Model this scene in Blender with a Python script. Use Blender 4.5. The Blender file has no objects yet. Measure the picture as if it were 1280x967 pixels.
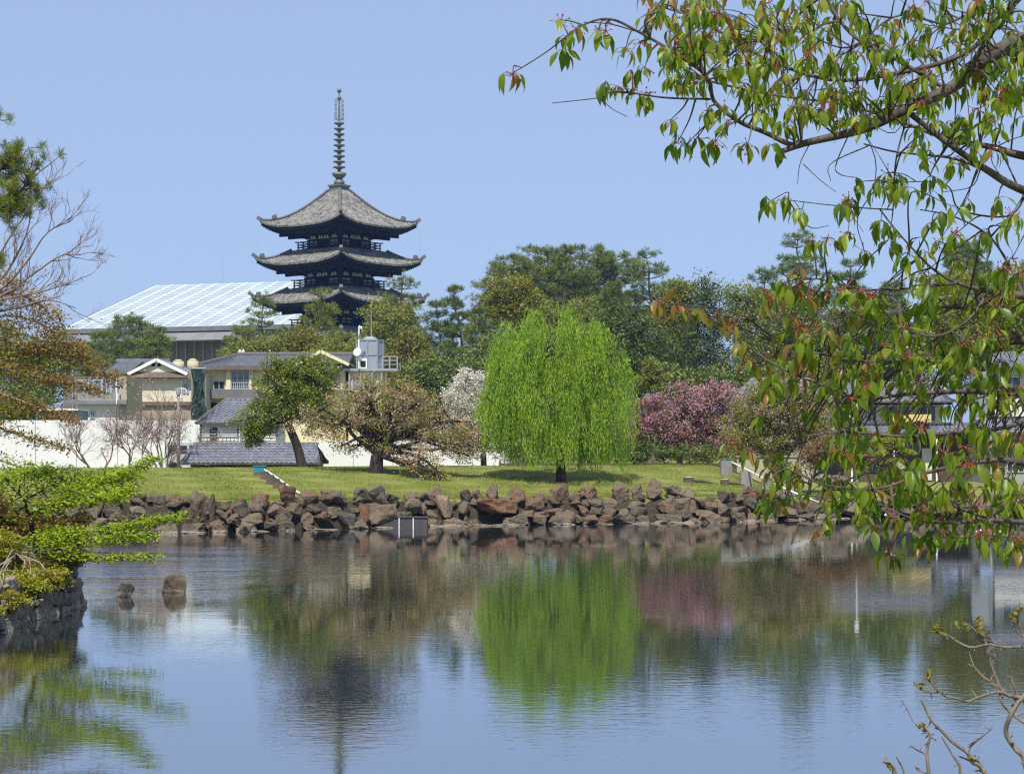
import bpy, math, random
import numpy as np
from mathutils import Vector, noise as mnoise

scene = bpy.context.scene
COL = scene.collection
F, H, Y0 = 2400.0, 3.5, 556.0          # focal length in photo pixels, eye height over the water, horizon row
R = math.radians

def P(px, py, D):
    return np.array([(px - 640) / F * D, D, H - (py - Y0) / F * D])
def X(px, D): return (px - 640) / F * D
def Z(py, D): return H - (py - Y0) / F * D

# ---------------------------------------------------------------- materials
MATS = {}
def new_mat(name):
    m = bpy.data.materials.new(name); m.use_nodes = True
    nt = m.node_tree; nt.nodes.clear()
    return m, nt
def N(nt, t, **kw):
    n = nt.nodes.new(t)
    for k, v in kw.items():
        if k in n.inputs: n.inputs[k].default_value = v
        else: setattr(n, k, v)
    return n
def ramp(nt, stops, fac, interp='LINEAR'):
    r = nt.nodes.new('ShaderNodeValToRGB'); r.color_ramp.interpolation = interp
    e = r.color_ramp.elements
    while len(e) < len(stops): e.new(0.5)
    for i, (p, c) in enumerate(stops):
        e[i].position = p; e[i].color = (*c, 1)
    nt.links.new(fac, r.inputs[0]); return r.outputs[0]
def mixc(nt, fac, a, b, mode='MIX'):
    m = nt.nodes.new('ShaderNodeMix'); m.data_type = 'RGBA'; m.blend_type = mode
    for sock, v in ((m.inputs[0], fac), (m.inputs[6], a), (m.inputs[7], b)):
        if hasattr(v, 'links'): nt.links.new(v, sock)
        elif isinstance(v, (int, float)): sock.default_value = v
        else: sock.default_value = (*v, 1)
    return m.outputs[2]
def math_n(nt, op, a, b=0.0, clamp=False):
    m = nt.nodes.new('ShaderNodeMath'); m.operation = op; m.use_clamp = clamp
    for s, v in ((m.inputs[0], a), (m.inputs[1], b)):
        if hasattr(v, 'links'): nt.links.new(v, s)
        else: s.default_value = v
    return m.outputs[0]
def coords(nt, kind='Object', scale=(1, 1, 1)):
    tc = nt.nodes.new('ShaderNodeTexCoord'); mp = nt.nodes.new('ShaderNodeMapping')
    mp.inputs['Scale'].default_value = scale
    nt.links.new(tc.outputs[kind], mp.inputs['Vector']); return mp.outputs[0]
def tex_noise(nt, vec, scale, detail=4, rough=0.55, dist=0.0):
    n = N(nt, 'ShaderNodeTexNoise', Scale=scale, Detail=detail, Roughness=rough, Distortion=dist)
    nt.links.new(vec, n.inputs['Vector']); return n.outputs['Fac']
def out(nt, sh):
    o = nt.nodes.new('ShaderNodeOutputMaterial'); nt.links.new(sh, o.inputs[0])
def bump(nt, h, strength, dist=0.05):
    b = N(nt, 'ShaderNodeBump', Strength=strength, Distance=dist)
    nt.links.new(h, b.inputs['Height']); return b.outputs[0]

def plain(name, c, rough=0.75, var=0.22, scale=3.0, bmp=0.15, metal=0.0, c2=None, spec=0.3, streak=False):
    """A surface of one paint or stuff, with uneven weathering."""
    m, nt = new_mat(name)
    co = coords(nt, 'Object', (1, 1, 0.25) if streak else (1, 1, 1))
    n1 = tex_noise(nt, co, scale, 6, 0.6); n2 = tex_noise(nt, co, scale * 9, 3, 0.6)
    lo = tuple(max(0, x * (1 - var)) for x in c); hi = tuple(min(1, x * (1 + var)) for x in (c2 or c))
    col = ramp(nt, [(0.3, lo), (0.72, hi)], n1)
    col = mixc(nt, 0.25, col, ramp(nt, [(0.35, lo), (0.65, hi)], n2))
    b = N(nt, 'ShaderNodeBsdfPrincipled', Roughness=rough, Metallic=metal)
    b.inputs['Specular IOR Level'].default_value = spec
    nt.links.new(col, b.inputs['Base Color'])
    if bmp: nt.links.new(bump(nt, n2, bmp), b.inputs['Normal'])
    out(nt, b.outputs[0]); return m

def leaf_mat(name, cols, transl=0.35, rough=0.55, nscale=0.6, spec=0.25, tcol=1.25, rnd=0.55):
    """Leaves: every leaf its own tint (random per island) over a slow drift between the shoots."""
    m, nt = new_mat(name)
    g = nt.nodes.new('ShaderNodeNewGeometry')
    n1 = tex_noise(nt, coords(nt, 'Object'), nscale, 3, 0.6)
    f = math_n(nt, 'ADD', math_n(nt, 'MULTIPLY', g.outputs['Random Per Island'], rnd), math_n(nt, 'MULTIPLY', n1, 1.45 - rnd))
    f = math_n(nt, 'SUBTRACT', f, 0.22, True)
    k = len(cols)
    col = ramp(nt, [(i / (k - 1), c) for i, c in enumerate(cols)], f)
    b = N(nt, 'ShaderNodeBsdfPrincipled', Roughness=rough); b.inputs['Specular IOR Level'].default_value = spec
    nt.links.new(col, b.inputs['Base Color'])
    t = nt.nodes.new('ShaderNodeBsdfTranslucent')
    nt.links.new(mixc(nt, 1.0, col, (tcol, tcol * 1.05, tcol * 0.6), 'MULTIPLY'), t.inputs['Color'])
    mx = nt.nodes.new('ShaderNodeMixShader'); mx.inputs[0].default_value = transl
    nt.links.new(b.outputs[0], mx.inputs[1]); nt.links.new(t.outputs[0], mx.inputs[2])
    out(nt, mx.outputs[0]); return m

def bark_mat(name, c1, c2, scale=6):
    m, nt = new_mat(name)
    co = coords(nt, 'Object', (1, 1, 0.3))
    n1 = tex_noise(nt, co, scale, 6, 0.65, 0.6)
    col = ramp(nt, [(0.3, c1), (0.7, c2)], n1)
    b = N(nt, 'ShaderNodeBsdfPrincipled', Roughness=0.9); b.inputs['Specular IOR Level'].default_value = 0.15
    nt.links.new(col, b.inputs['Base Color']); nt.links.new(bump(nt, n1, 0.6, 0.03), b.inputs['Normal'])
    out(nt, b.outputs[0]); return m

def rock_mat(name, stops, moss=0.0, tide=True):
    m, nt = new_mat(name)
    oi = nt.nodes.new('ShaderNodeObjectInfo')
    tc = nt.nodes.new('ShaderNodeTexCoord')
    va = nt.nodes.new('ShaderNodeVectorMath'); va.operation = 'ADD'
    sc = nt.nodes.new('ShaderNodeVectorMath'); sc.operation = 'SCALE'
    nt.links.new(oi.outputs['Location'], sc.inputs[0]); sc.inputs['Scale'].default_value = 3.1
    nt.links.new(tc.outputs['Object'], va.inputs[0]); nt.links.new(sc.outputs[0], va.inputs[1])
    v = va.outputs[0]
    n1 = tex_noise(nt, v, 1.4, 8, 0.68, 0.4); n2 = tex_noise(nt, v, 9, 6, 0.7); n3 = tex_noise(nt, v, 4, 3, 0.6, 1.2)
    f = math_n(nt, 'ADD', math_n(nt, 'MULTIPLY', oi.outputs['Random'], 0.75), math_n(nt, 'MULTIPLY', n1, 0.5))
    f = math_n(nt, 'SUBTRACT', f, 0.15, True)
    col = ramp(nt, stops, f)
    col = mixc(nt, math_n(nt, 'MULTIPLY', ramp_fac(nt, n2, 0.52, 0.66), 0.55), col, (0.30, 0.27, 0.235))    # lichen flecks
    col = mixc(nt, math_n(nt, 'MULTIPLY', ramp_fac(nt, n3, 0.54, 0.66), 0.4), col, (0.05, 0.043, 0.038))    # dark staining
    g = nt.nodes.new('ShaderNodeNewGeometry'); sx = nt.nodes.new('ShaderNodeSeparateXYZ')
    nt.links.new(g.outputs['Position'], sx.inputs[0])
    if moss:
        sn = nt.nodes.new('ShaderNodeSeparateXYZ'); nt.links.new(g.outputs['Normal'], sn.inputs[0])
        mf = math_n(nt, 'MULTIPLY', ramp_fac(nt, sn.outputs[2], 0.3, 0.9), ramp_fac(nt, n1, 0.45, 0.6))
        col = mixc(nt, math_n(nt, 'MULTIPLY', mf, moss), col, (0.07, 0.075, 0.02))
    if tide:   # pale dried silt in a band just over the water line
        zz = math_n(nt, 'ADD', sx.outputs[2], math_n(nt, 'MULTIPLY', n1, -0.18))
        band = math_n(nt, 'MULTIPLY', ramp_fac(nt, zz, 0.02, -0.01), ramp_fac(nt, zz, -0.10, -0.07))
        col = mixc(nt, math_n(nt, 'MULTIPLY', band, 0.75), col, (0.33, 0.28, 0.21))
    b = N(nt, 'ShaderNodeBsdfPrincipled', Roughness=0.9); b.inputs['Specular IOR Level'].default_value = 0.2
    nt.links.new(col, b.inputs['Base Color'])
    hh = math_n(nt, 'ADD', n1, math_n(nt, 'MULTIPLY', n2, 0.4))
    nt.links.new(bump(nt, hh, 0.9, 0.12), b.inputs['Normal'])
    out(nt, b.outputs[0]); return m
def ramp_fac(nt, v, a, b):
    m = nt.nodes.new('ShaderNodeMapRange'); m.clamp = True
    m.inputs[1].default_value = a; m.inputs[2].default_value = b
    nt.links.new(v, m.inputs[0]); return m.outputs[0]

def glass_mat(name, c):
    m, nt = new_mat(name)
    b = N(nt, 'ShaderNodeBsdfPrincipled', Roughness=0.06)
    n1 = tex_noise(nt, coords(nt, 'Object'), 0.9, 2)
    nt.links.new(ramp(nt, [(0.3, tuple(x * 0.6 for x in c)), (0.7, c)], n1), b.inputs['Base Color'])
    b.inputs['Specular IOR Level'].default_value = 0.7
    out(nt, b.outputs[0]); return m

def tile_mat(name, c1, c2, scale=5.0, rough=0.6):
    m, nt = new_mat(name)
    tc = coords(nt, 'Object')
    n1 = tex_noise(nt, tc, scale, 4, 0.75); n2 = tex_noise(nt, tc, 0.5, 4, 0.6)
    v = N(nt, 'ShaderNodeTexVoronoi', Scale=scale * 0.9); nt.links.new(tc, v.inputs['Vector'])
    sp = nt.nodes.new('ShaderNodeSeparateColor'); nt.links.new(v.outputs['Color'], sp.inputs[0])
    f = math_n(nt, 'ADD', math_n(nt, 'MULTIPLY', n1, 0.5), math_n(nt, 'ADD', math_n(nt, 'MULTIPLY', n2, 0.25), math_n(nt, 'MULTIPLY', sp.outputs[0], 0.3)))
    col = ramp(nt, [(0.32, c1), (0.72, c2)], f)
    b = N(nt, 'ShaderNodeBsdfPrincipled', Roughness=rough); b.inputs['Specular IOR Level'].default_value = 0.35
    nt.links.new(col, b.inputs['Base Color']); nt.links.new(bump(nt, n1, 0.3, 0.04), b.inputs['Normal'])
    out(nt, b.outputs[0]); return m

# ---------------------------------------------------------------- mesh helpers
def set_mesh(me, V, polys, smooth=False):
    """polys: list of (M,k) int arrays."""
    V = np.asarray(V, dtype=np.float32)
    polys = [np.asarray(p, dtype=np.int32) for p in polys if len(p)]
    me.vertices.add(len(V)); me.vertices.foreach_set('co', V.ravel())
    nl = sum(p.size for p in polys); npoly = sum(len(p) for p in polys)
    me.loops.add(nl); me.loops.foreach_set('vertex_index', np.concatenate([p.ravel() for p in polys]))
    tot = np.concatenate([np.full(len(p), p.shape[1], np.int32) for p in polys])
    st = np.concatenate([[0], np.cumsum(tot)[:-1]]).astype(np.int32)
    me.polygons.add(npoly); me.polygons.foreach_set('loop_start', st)
    try: me.polygons.foreach_set('loop_total', tot)
    except Exception: pass
    me.polygons.foreach_set('use_smooth', np.full(npoly, smooth, dtype=bool))
    me.update(calc_edges=True)
def np_obj(name, V, polys, mat, parent=None, smooth=False):
    me = bpy.data.meshes.new(name)
    set_mesh(me, V, polys, smooth)
    if mat: me.materials.append(mat)
    o = bpy.data.objects.new(name, me); COL.objects.link(o)
    if parent is not None: o.parent = parent
    return o
def tag(o, label=None, cat=None, group=None, kind=None):
    if label: o['label'] = label
    if cat: o['category'] = cat
    if group: o['group'] = group
    if kind: o['kind'] = kind
    return o
def thing(name, label, cat, loc, rz=0.0, group=None):
    o = bpy.data.objects.new(name, None); COL.objects.link(o)
    o.empty_display_size = 0.3
    o.location = tuple(float(v) for v in loc); o.rotation_euler = (0, 0, rz)
    return tag(o, label, cat, group)
def children(o): return [c for c in bpy.data.objects if c.parent == o]
def copy_tree(o, parent=None):
    c = o.copy(); COL.objects.link(c)
    if parent is not None: c.parent = parent
    for ch in children(o): copy_tree(ch, c)
    return c

class MB:
    """Collects shapes for ONE mesh."""
    def __init__(s): s.V = []; s.F = {}; s.n = 0
    def add(s, V, faces):
        V = np.asarray(V, dtype=float).reshape(-1, 3)
        for f in faces:
            f = np.asarray(f, dtype=np.int32)
            if f.ndim == 1: f = f[None]
            s.F.setdefault(f.shape[1], []).append(f + s.n)
        s.V.append(V); s.n += len(V); return s
    def box(s, x0, x1, y0, y1, z0, z1):
        v = [(x, y, z) for z in (z0, z1) for y in (y0, y1) for x in (x0, x1)]
        return s.add(v, [[[0, 2, 3, 1], [4, 5, 7, 6], [0, 1, 5, 4], [2, 6, 7, 3], [0, 4, 6, 2], [1, 3, 7, 5]]])
    def beam(s, a, b, w, h=None, up=(0, 0, 1)):
        a = np.array(a, float); b = np.array(b, float); h = h or w
        d = (b - a) / np.linalg.norm(b - a); u = np.array(up, float)
        if abs(d @ u) > 0.98: u = np.array([0, 1.0, 0])
        sd = np.cross(d, u); sd /= np.linalg.norm(sd); u = np.cross(sd, d)
        v = [p + sx * sd * w / 2 + sz * u * h / 2 for p in (a, b) for sz in (-1, 1) for sx in (-1, 1)]
        return s.add(v, [[[0, 2, 3, 1], [4, 5, 7, 6], [0, 1, 5, 4], [2, 6, 7, 3], [0, 4, 6, 2], [1, 3, 7, 5]]])
    def prism(s, poly, axis, a, b):
        """extrude a 2-D polygon (other two axes in order) along axis from a to b"""
        k = len(poly); v = []
        for t in (a, b):
            for p in poly:
                q = [p[0], p[1]]; q.insert(axis, t); v.append(q)
        s.add(v, [[[i, (i + 1) % k, (i + 1) % k + k, i + k]] for i in range(k)] + [[list(range(k))[::-1]], [list(range(k, 2 * k))]])
        return s
    def quad(s, a, b, c, d): return s.add([a, b, c, d], [[[0, 1, 2, 3]]])
    def slab(s, a, b, c, d, t):
        q = np.array([a, b, c, d], float); n = np.cross(q[1] - q[0], q[3] - q[0]); n /= np.linalg.norm(n)
        v = np.concatenate([q, q - n * t])
        return s.add(v, [[[0, 1, 2, 3], [7, 6, 5, 4], [0, 4, 5, 1], [1, 5, 6, 2], [2, 6, 7, 3], [3, 7, 4, 0]]])
    def tube(s, pts, rad, sides=6):
        V, Fq = tube(pts, rad, sides); return s.add(V, [Fq])
    def lathe(s, prof, sides=16, c=(0, 0, 0)):
        a = np.linspace(0, 2 * np.pi, sides, endpoint=False); k = len(prof)
        V = np.array([[c[0] + r * math.cos(t), c[1] + r * math.sin(t), c[2] + z] for r, z in prof for t in a])
        fs = [[i * sides + j, i * sides + (j + 1) % sides, (i + 1) * sides + (j + 1) % sides, (i + 1) * sides + j] for i in range(k - 1) for j in range(sides)]
        s.add(V, [fs]); n0 = s.n - len(V)
        for base, rev in ((0, True), ((k - 1) * sides, False)):
            idx = list(range(base, base + sides))
            s.F.setdefault(sides, []).append(np.array([idx[::-1] if rev else idx], dtype=np.int32) + n0)
        return s
    def slope(s, a, b, c, d, pitch=0.28, amp=0.05, thick=0.08, nv=None):
        """roof slope with raised tile columns: eave a-b, top d-c (d above a, c above b)"""
        a, b, c, d = [np.array(p, float) for p in (a, b, c, d)]
        e = b - a; L = np.linalg.norm(e); e /= L
        sd = (d - a) @ e; sc = (c - a) @ e
        up = (d - a) - sd * e if np.linalg.norm((d - a)) > 0 else (c - b)
        n = np.cross(e, up); n /= np.linalg.norm(n)
        if n[2] < 0: n = -n
        k = max(2, int(round(L / pitch))); ss = np.linspace(0, L, k * 4 + 1)
        ph = (np.arange(len(ss)) % 4)
        hgt = np.where(ph == 0, 1.0, np.where(ph == 2, 0.0, 0.45)) * amp
        vm = np.ones_like(ss)
        if sd > 1e-6: vm = np.minimum(vm, ss / sd)
        if L - sc > 1e-6: vm = np.minimum(vm, (L - ss) / (L - sc))
        vm = np.clip(vm, 0.002, 1)
        rows = []
        rows.append(a + ss[:, None] * e - n * thick)
        nv = nv or (max(2, int(round(np.linalg.norm(up) / 0.36))) if amp >= 0.05 else 1)
        for j in range(nv):      # each tile course laps over the one below it
            for t, o in ((j / nv, 0.045 if nv > 1 else 0.0), ((j + 1) / nv, 0.0)):
                rows.append(a + ss[:, None] * e + up * (vm * t)[:, None] + n * (hgt + o)[:, None])
        V = np.concatenate(rows); m = len(ss); fs = []
        i = np.arange(m - 1)
        for r in range(len(rows) - 1):
            fs.append(np.stack([r * m + i, r * m + i + 1, (r + 1) * m + i + 1, (r + 1) * m + i], 1))
        return s.add(V, [np.concatenate(fs)])
    def build(s, name, mat, parent=None, smooth=False, label=None):
        o = np_obj(name, np.concatenate(s.V), [np.concatenate(f) for f in s.F.values()], mat, parent, smooth)
        if label: o['label'] = label
        return o

def tube(pts, rad, sides=6):
    pts = np.asarray(pts, float); n = len(pts)
    rad = np.broadcast_to(np.asarray(rad, float), (n,))
    d = np.gradient(pts, axis=0); d /= np.linalg.norm(d, axis=1)[:, None] + 1e-9
    ref = np.array([0, 0, 1.0]) if abs(d[:, 2]).mean() < 0.85 else np.array([1.0, 0, 0])
    s1 = np.cross(d, ref); s1 /= np.linalg.norm(s1, axis=1)[:, None] + 1e-9
    s2 = np.cross(d, s1)
    a = np.linspace(0, 2 * np.pi, sides, endpoint=False)
    V = pts[:, None] + rad[:, None, None] * (np.cos(a)[None, :, None] * s1[:, None] + np.sin(a)[None, :, None] * s2[:, None])
    i = np.arange(n - 1)[:, None] * sides; j = np.arange(sides)[None]; j2 = (j + 1) % sides
    Fq = np.stack([i + j, i + j2, i + sides + j2, i + sides + j], -1).reshape(-1, 4)
    V = np.concatenate([V.reshape(-1, 3), pts[-1:] + d[-1:] * rad[-1]])
    k = len(V) - 1; b = (n - 1) * sides
    tips = np.stack([b + j[0], b + j2[0], np.full(sides, k), np.full(sides, k)], 1)
    return V, np.concatenate([Fq, tips])
def smooth(pts, n=16):
    """Catmull-Rom through the points"""
    p = np.asarray(pts, float)
    if len(p) == 2:
        return p[0] + (p[1] - p[0]) * np.linspace(0, 1, n)[:, None]
    q = np.concatenate([[2 * p[0] - p[1]], p, [2 * p[-1] - p[-2]]])
    t = np.linspace(0, len(p) - 1 - 1e-6, n); i = t.astype(int); u = (t - i)[:, None]
    a, b, c, d = q[i], q[i + 1], q[i + 2], q[i + 3]
    return 0.5 * (2 * b + (c - a) * u + (2 * a - 5 * b + 4 * c - d) * u ** 2 + (3 * b - a - 3 * c + d) * u ** 3)
class Tubes:
    def __init__(s): s.V = []; s.F = []; s.n = 0
    def add(s, pts, rad, sides=5):
        V, f = tube(pts, rad, sides); s.V.append(V); s.F.append(f + s.n); s.n += len(V)
    def build(s, name, mat, parent, origin):
        return np_obj(name, np.concatenate(s.V) - np.asarray(origin), [np.concatenate(s.F)], mat, parent, True)
def unit(v): return v / (np.linalg.norm(v, axis=-1, keepdims=True) + 1e-9)
def rand_dirs(rng, n): return unit(rng.normal(size=(n, 3)))
def leaf_quads(c, d, w, l, wd, rng):
    """rhombic leaves: centres c, directions d, side hint w"""
    n = len(c); d = unit(d); s = unit(np.cross(d, w))
    l = np.broadcast_to(l, (n,))[:, None]; wd = np.broadcast_to(wd, (n,))[:, None]
    V = np.stack([c - d * l / 2, c + s * wd / 2 + d * l * 0.08, c + d * l / 2, c - s * wd / 2 + d * l * 0.08], 1).reshape(-1, 3)
    return V, np.arange(n * 4).reshape(n, 4)

# ---------------------------------------------------------------- terrain
_sx = np.array([-400, -60, -40, -24, -16.2, -11, -7.9, -3.5, 2.1, 9.5, 13.7, 18, 25, 45, 70, 400.])
_sy = np.array([70, 70, 72, 74, 75, 77.8, 79.6, 83.0, 84.8, 87.2, 90.8, 93, 95, 97, 96, 96.])
def shore(x): return np.interp(x, _sx, _sy)
def sst(a, b, x):
    t = np.clip((x - a) / (b - a), 0, 1); return t * t * (3 - 2 * t)
def terrain(x, y):
    x = np.asarray(x, float); y = np.asarray(y, float)
    d = y - shore(x)
    bankf = 1 - 0.62 * sst(10.5, 15.5, x)
    top = 0.45 + (0.68 + 0.15 * sst(-6, -14, x)) * bankf
    lawn = top + (2.36 - top) * np.clip(sst(1.2, 20, d), 0, 1) * (1 - sst(10.5, 16, x)) + 0.35 * sst(2, 30, d) * sst(10.5, 16, x)
    far = -1.3 + (lawn + 1.3) * sst(-0.5, 0.9, d)
    far = far - 0.5 * sst(20, 27, d) * (1 - sst(10.5, 16, x)) + 4.0 * sst(55, 175, d) + 2 * sst(175, 400, d)
    # left promontory
    wig = 0.25 * np.sin(y * 0.35) + 0.1 * np.sin(y * 0.9 + 1)
    dl = np.minimum(-9.75 - x + wig - 0.12 * np.maximum(0, y - 41) ** 2, 46.5 - y)
    left = -1.3 + 2.05 * sst(-0.15, 0.12, dl) + 0.55 * sst(0.2, 4, dl) + 0.9 * sst(3, 12, dl)
    left = left + 0.7 * np.exp(-(((x + 15.5) / 3) ** 2 + ((y - 45) / 3.5) ** 2))
    dn = 9.5 + 0.12 * np.abs(x) ** 1.3 * (x > 0) - y
    near = -1.3 + 3.2 * sst(-1.8, 3.0, dn)
    sideR = -1.3 + 3.2 * sst(44, 54, x)
    z = np.maximum.reduce([far, np.where(d < 2, left, -9), near, sideR])
    return z
def tz(x, y): return float(terrain(x, y))
def on_ground(px, py, D0=60.0, lift=0.0):
    D = D0
    while Z(py, D) - lift > tz(X(px, D), D) and D < 130: D += 0.1
    return np.array([X(px, D), D, Z(py, D)])
def ground_at(px, D): x = X(px, D); return np.array([x, D, tz(x, D)])

def graded(parts):
    o = []
    for a, b, st in parts: o.append(np.arange(a, b, st))
    return np.unique(np.concatenate(o).round(4))
gx = graded([(-1600, -200, 200), (-200, -60, 10), (-60, -24, 2), (-24, -8, 0.33), (-8, 20, 0.5), (20, 60, 2), (60, 200, 10), (200, 1601, 200)])
gy = graded([(-60, 0, 6), (0, 16, 0.6), (16, 40, 1.5), (40, 48, 0.35), (48, 70, 2), (70, 108, 0.45), (108, 140, 2), (140, 420, 8), (420, 1921, 150)])
GX, GY = np.meshgrid(gx, gy)
GZ = terrain(GX, GY)
GZ = GZ + (0.03 * np.sin(GX * 1.7 + 0.6 * GY) + 0.025 * np.sin(GY * 2.1 - GX * 0.8)) * (GZ > 0.6) * (GY < 140)
nx, ny = len(gx), len(gy)
ii, jj = np.meshgrid(np.arange(nx - 1), np.arange(ny - 1)); i0 = (jj * nx + ii).ravel()
def ground_material():
    m, nt = new_mat('grass_and_soil')
    co = coords(nt, 'Object')
    n1 = tex_noise(nt, co, 0.35, 5, 0.6); n2 = tex_noise(nt, co, 5, 5, 0.7); n3 = tex_noise(nt, coords(nt, 'Object', (1, 0.35, 1)), 30, 3, 0.7)
    col = ramp(nt, [(0.30, (0.135, 0.17, 0.030)), (0.5, (0.185, 0.21, 0.042)), (0.68, (0.26, 0.25, 0.075))], n1)
    col = mixc(nt, 0.5, col, ramp(nt, [(0.3, (0.11, 0.145, 0.022)), (0.7, (0.27, 0.27, 0.075))], n2))
    col = mixc(nt, 0.4, col, ramp(nt, [(0.3, (0.10, 0.135, 0.022)), (0.7, (0.30, 0.29, 0.09))], n3))
    dry = math_n(nt, 'MULTIPLY', ramp_fac(nt, tex_noise(nt, co, 0.9, 4, 0.65), 0.56, 0.7), 0.5)
    col = mixc(nt, dry, col, (0.30, 0.25, 0.11))
    g = nt.nodes.new('ShaderNodeNewGeometry'); sn = nt.nodes.new('ShaderNodeSeparateXYZ'); nt.links.new(g.outputs['True Normal'], sn.inputs[0])
    steep = ramp_fac(nt, sn.outputs[2], 0.86, 0.68)
    soil = ramp(nt, [(0.3, (0.03, 0.025, 0.019)), (0.7, (0.085, 0.068, 0.048))], n2)
    col = mixc(nt, steep, col, soil)
    sp = nt.nodes.new('ShaderNodeSeparateXYZ'); nt.links.new(g.outputs['Position'], sp.inputs[0])
    under = ramp_fac(nt, sp.outputs[2], 0.25, -0.1)
    col = mixc(nt, under, col, (0.035, 0.04, 0.025))
    b = N(nt, 'ShaderNodeBsdfPrincipled', Roughness=0.95); b.inputs['Specular IOR Level'].default_value = 0.1
    nt.links.new(col, b.inputs['Base Color'])
    hh = math_n(nt, 'ADD', n2, math_n(nt, 'MULTIPLY', n3, 0.6))
    nt.links.new(bump(nt, hh, 0.6, 0.08), b.inputs['Normal'])
    out(nt, b.outputs[0]); return m
g_o = np_obj('ground', np.stack([GX.ravel(), GY.ravel(), GZ.ravel()], 1),
             [np.stack([i0, i0 + 1, i0 + nx + 1, i0 + nx], 1)], ground_material(), None, True)
tag(g_o, 'lawn and earth around the pond', 'ground', kind='structure')

# ---------------------------------------------------------------- water
def water_material():
    m, nt = new_mat('pond_water')
    co = coords(nt, 'Object')
    big = tex_noise(nt, coords(nt, 'Object', (0.03, 0.06, 1)), 1.0, 3, 0.55, 0.4)
    w1 = tex_noise(nt, coords(nt, 'Object', (0.7, 1.0, 1)), 1.1, 3, 0.55, 0.3)
    w2 = tex_noise(nt, coords(nt, 'Object', (0.7, 1.2, 1)), 4.5, 2, 0.5, 0.3)
    w3 = tex_noise(nt, coords(nt, 'Object', (0.5, 1.2, 1)), 13.0, 2, 0.5)
    patch = ramp_fac(nt, big, 0.46, 0.62)
    # h = swell + ripples, stronger in the breeze-ruffled patches
    h = math_n(nt, 'ADD', math_n(nt, 'MULTIPLY', w1, WAVES[0]), math_n(nt, 'MULTIPLY', w2, WAVES[1]))
    h = math_n(nt, 'ADD', h, math_n(nt, 'MULTIPLY', math_n(nt, 'MULTIPLY', w3, WAVES[2]), math_n(nt, 'ADD', patch, 0.12)))
    h = math_n(nt, 'ADD', h, math_n(nt, 'MULTIPLY', math_n(nt, 'MULTIPLY', w2, WAVES[3]), patch))
    # a breeze patch over the left arm of the pond
    tc = nt.nodes.new('ShaderNodeTexCoord'); mp = nt.nodes.new('ShaderNodeMapping'); mp.vector_type = 'TEXTURE'
    mp.inputs['Location'].default_value = (-11.5, 57, 0); mp.inputs['Scale'].default_value = (9.0, 17, 8)
    nt.links.new(tc.outputs['Object'], mp.inputs['Vector']); ln = nt.nodes.new('ShaderNodeVectorMath'); ln.operation = 'LENGTH'; nt.links.new(mp.outputs[0], ln.inputs[0])
    gust = math_n(nt, 'MULTIPLY', ramp_fac(nt, ln.outputs['Value'], 1.0, 0.35), ramp_fac(nt, tex_noise(nt, coords(nt, 'Object', (0.12, 0.5, 1)), 1.0, 4, 0.6), 0.38, 0.56))
    h = math_n(nt, 'ADD', h, math_n(nt, 'MULTIPLY', math_n(nt, 'MULTIPLY', w2, 0.015), gust))
    h = math_n(nt, 'ADD', h, math_n(nt, 'MULTIPLY', math_n(nt, 'MULTIPLY', w3, 0.004), gust))
    b = N(nt, 'ShaderNodeBsdfPrincipled', Roughness=0.03, IOR=1.40)
    b.inputs['Base Color'].default_value = (0.030, 0.036, 0.030, 1)
    b.inputs['Specular IOR Level'].default_value = 0.6
    nb = bump(nt, h, 1.0, 1.0); nt.links.new(nb, b.inputs['Normal'])
    gl = N(nt, 'ShaderNodeBsdfGlossy', Roughness=0.03); gl.inputs['Color'].default_value = (0.92, 0.94, 1.0, 1); nt.links.new(nb, gl.inputs['Normal'])
    mx = nt.nodes.new('ShaderNodeMixShader'); mx.inputs[0].default_value = 0.42
    nt.links.new(b.outputs[0], mx.inputs[1]); nt.links.new(gl.outputs[0], mx.inputs[2])
    out(nt, mx.outputs[0]); return m
WAVES = (0.0014, 0.0005, 0.0009, 0.0019)
wx = np.array([-220., 220.]); wy = np.array([-40., 220.])
w_o = np_obj('water', [(-90, 0, 0), (90, 0, 0), (90, 130, 0), (-90, 130, 0)], [[[0, 1, 2, 3]]], water_material())
tag(w_o, 'still pond water with a light breeze on it', 'water', kind='structure')

# ---------------------------------------------------------------- sun, sky, camera
SUN_EL, SUN_AZ = R(58), R(-171)     # azimuth measured clockwise from +Y (the view direction): behind the camera, to its left
sd = Vector((math.sin(SUN_AZ) * math.cos(SUN_EL), math.cos(SUN_AZ) * math.cos(SUN_EL), math.sin(SUN_EL)))
sun = bpy.data.lights.new('sun', 'SUN'); sun.energy = 4.2; sun.angle = R(0.53); sun.color = (1.0, 0.95, 0.87)
so = bpy.data.objects.new('sun', sun); COL.objects.link(so)
so.rotation_euler = sd.to_track_quat('Z', 'Y').to_euler(); so.location = (0, -20, 60)
wd = bpy.data.worlds.new('World'); scene.world = wd; wd.use_nodes = True
nt = wd.node_tree; nt.nodes.clear()
sk = nt.nodes.new('ShaderNodeTexSky'); sk.sky_type = 'NISHITA'; sk.sun_disc = False
sk.sun_elevation = SUN_EL; sk.sun_rotation = SUN_AZ; sk.air_density = 0.8; sk.dust_density = 0.8; sk.ozone_density = 6.0; sk.altitude = 0
bg = nt.nodes.new('ShaderNodeBackground'); bg.inputs[1].default_value = 0.11
nt.links.new(mixc(nt, 0.72, sk.outputs[0], (2.98, 3.80, 5.55)), bg.inputs[0])   # spring veil: pale even blue
wo = nt.nodes.new('ShaderNodeOutputWorld'); nt.links.new(bg.outputs[0], wo.inputs[0])
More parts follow.
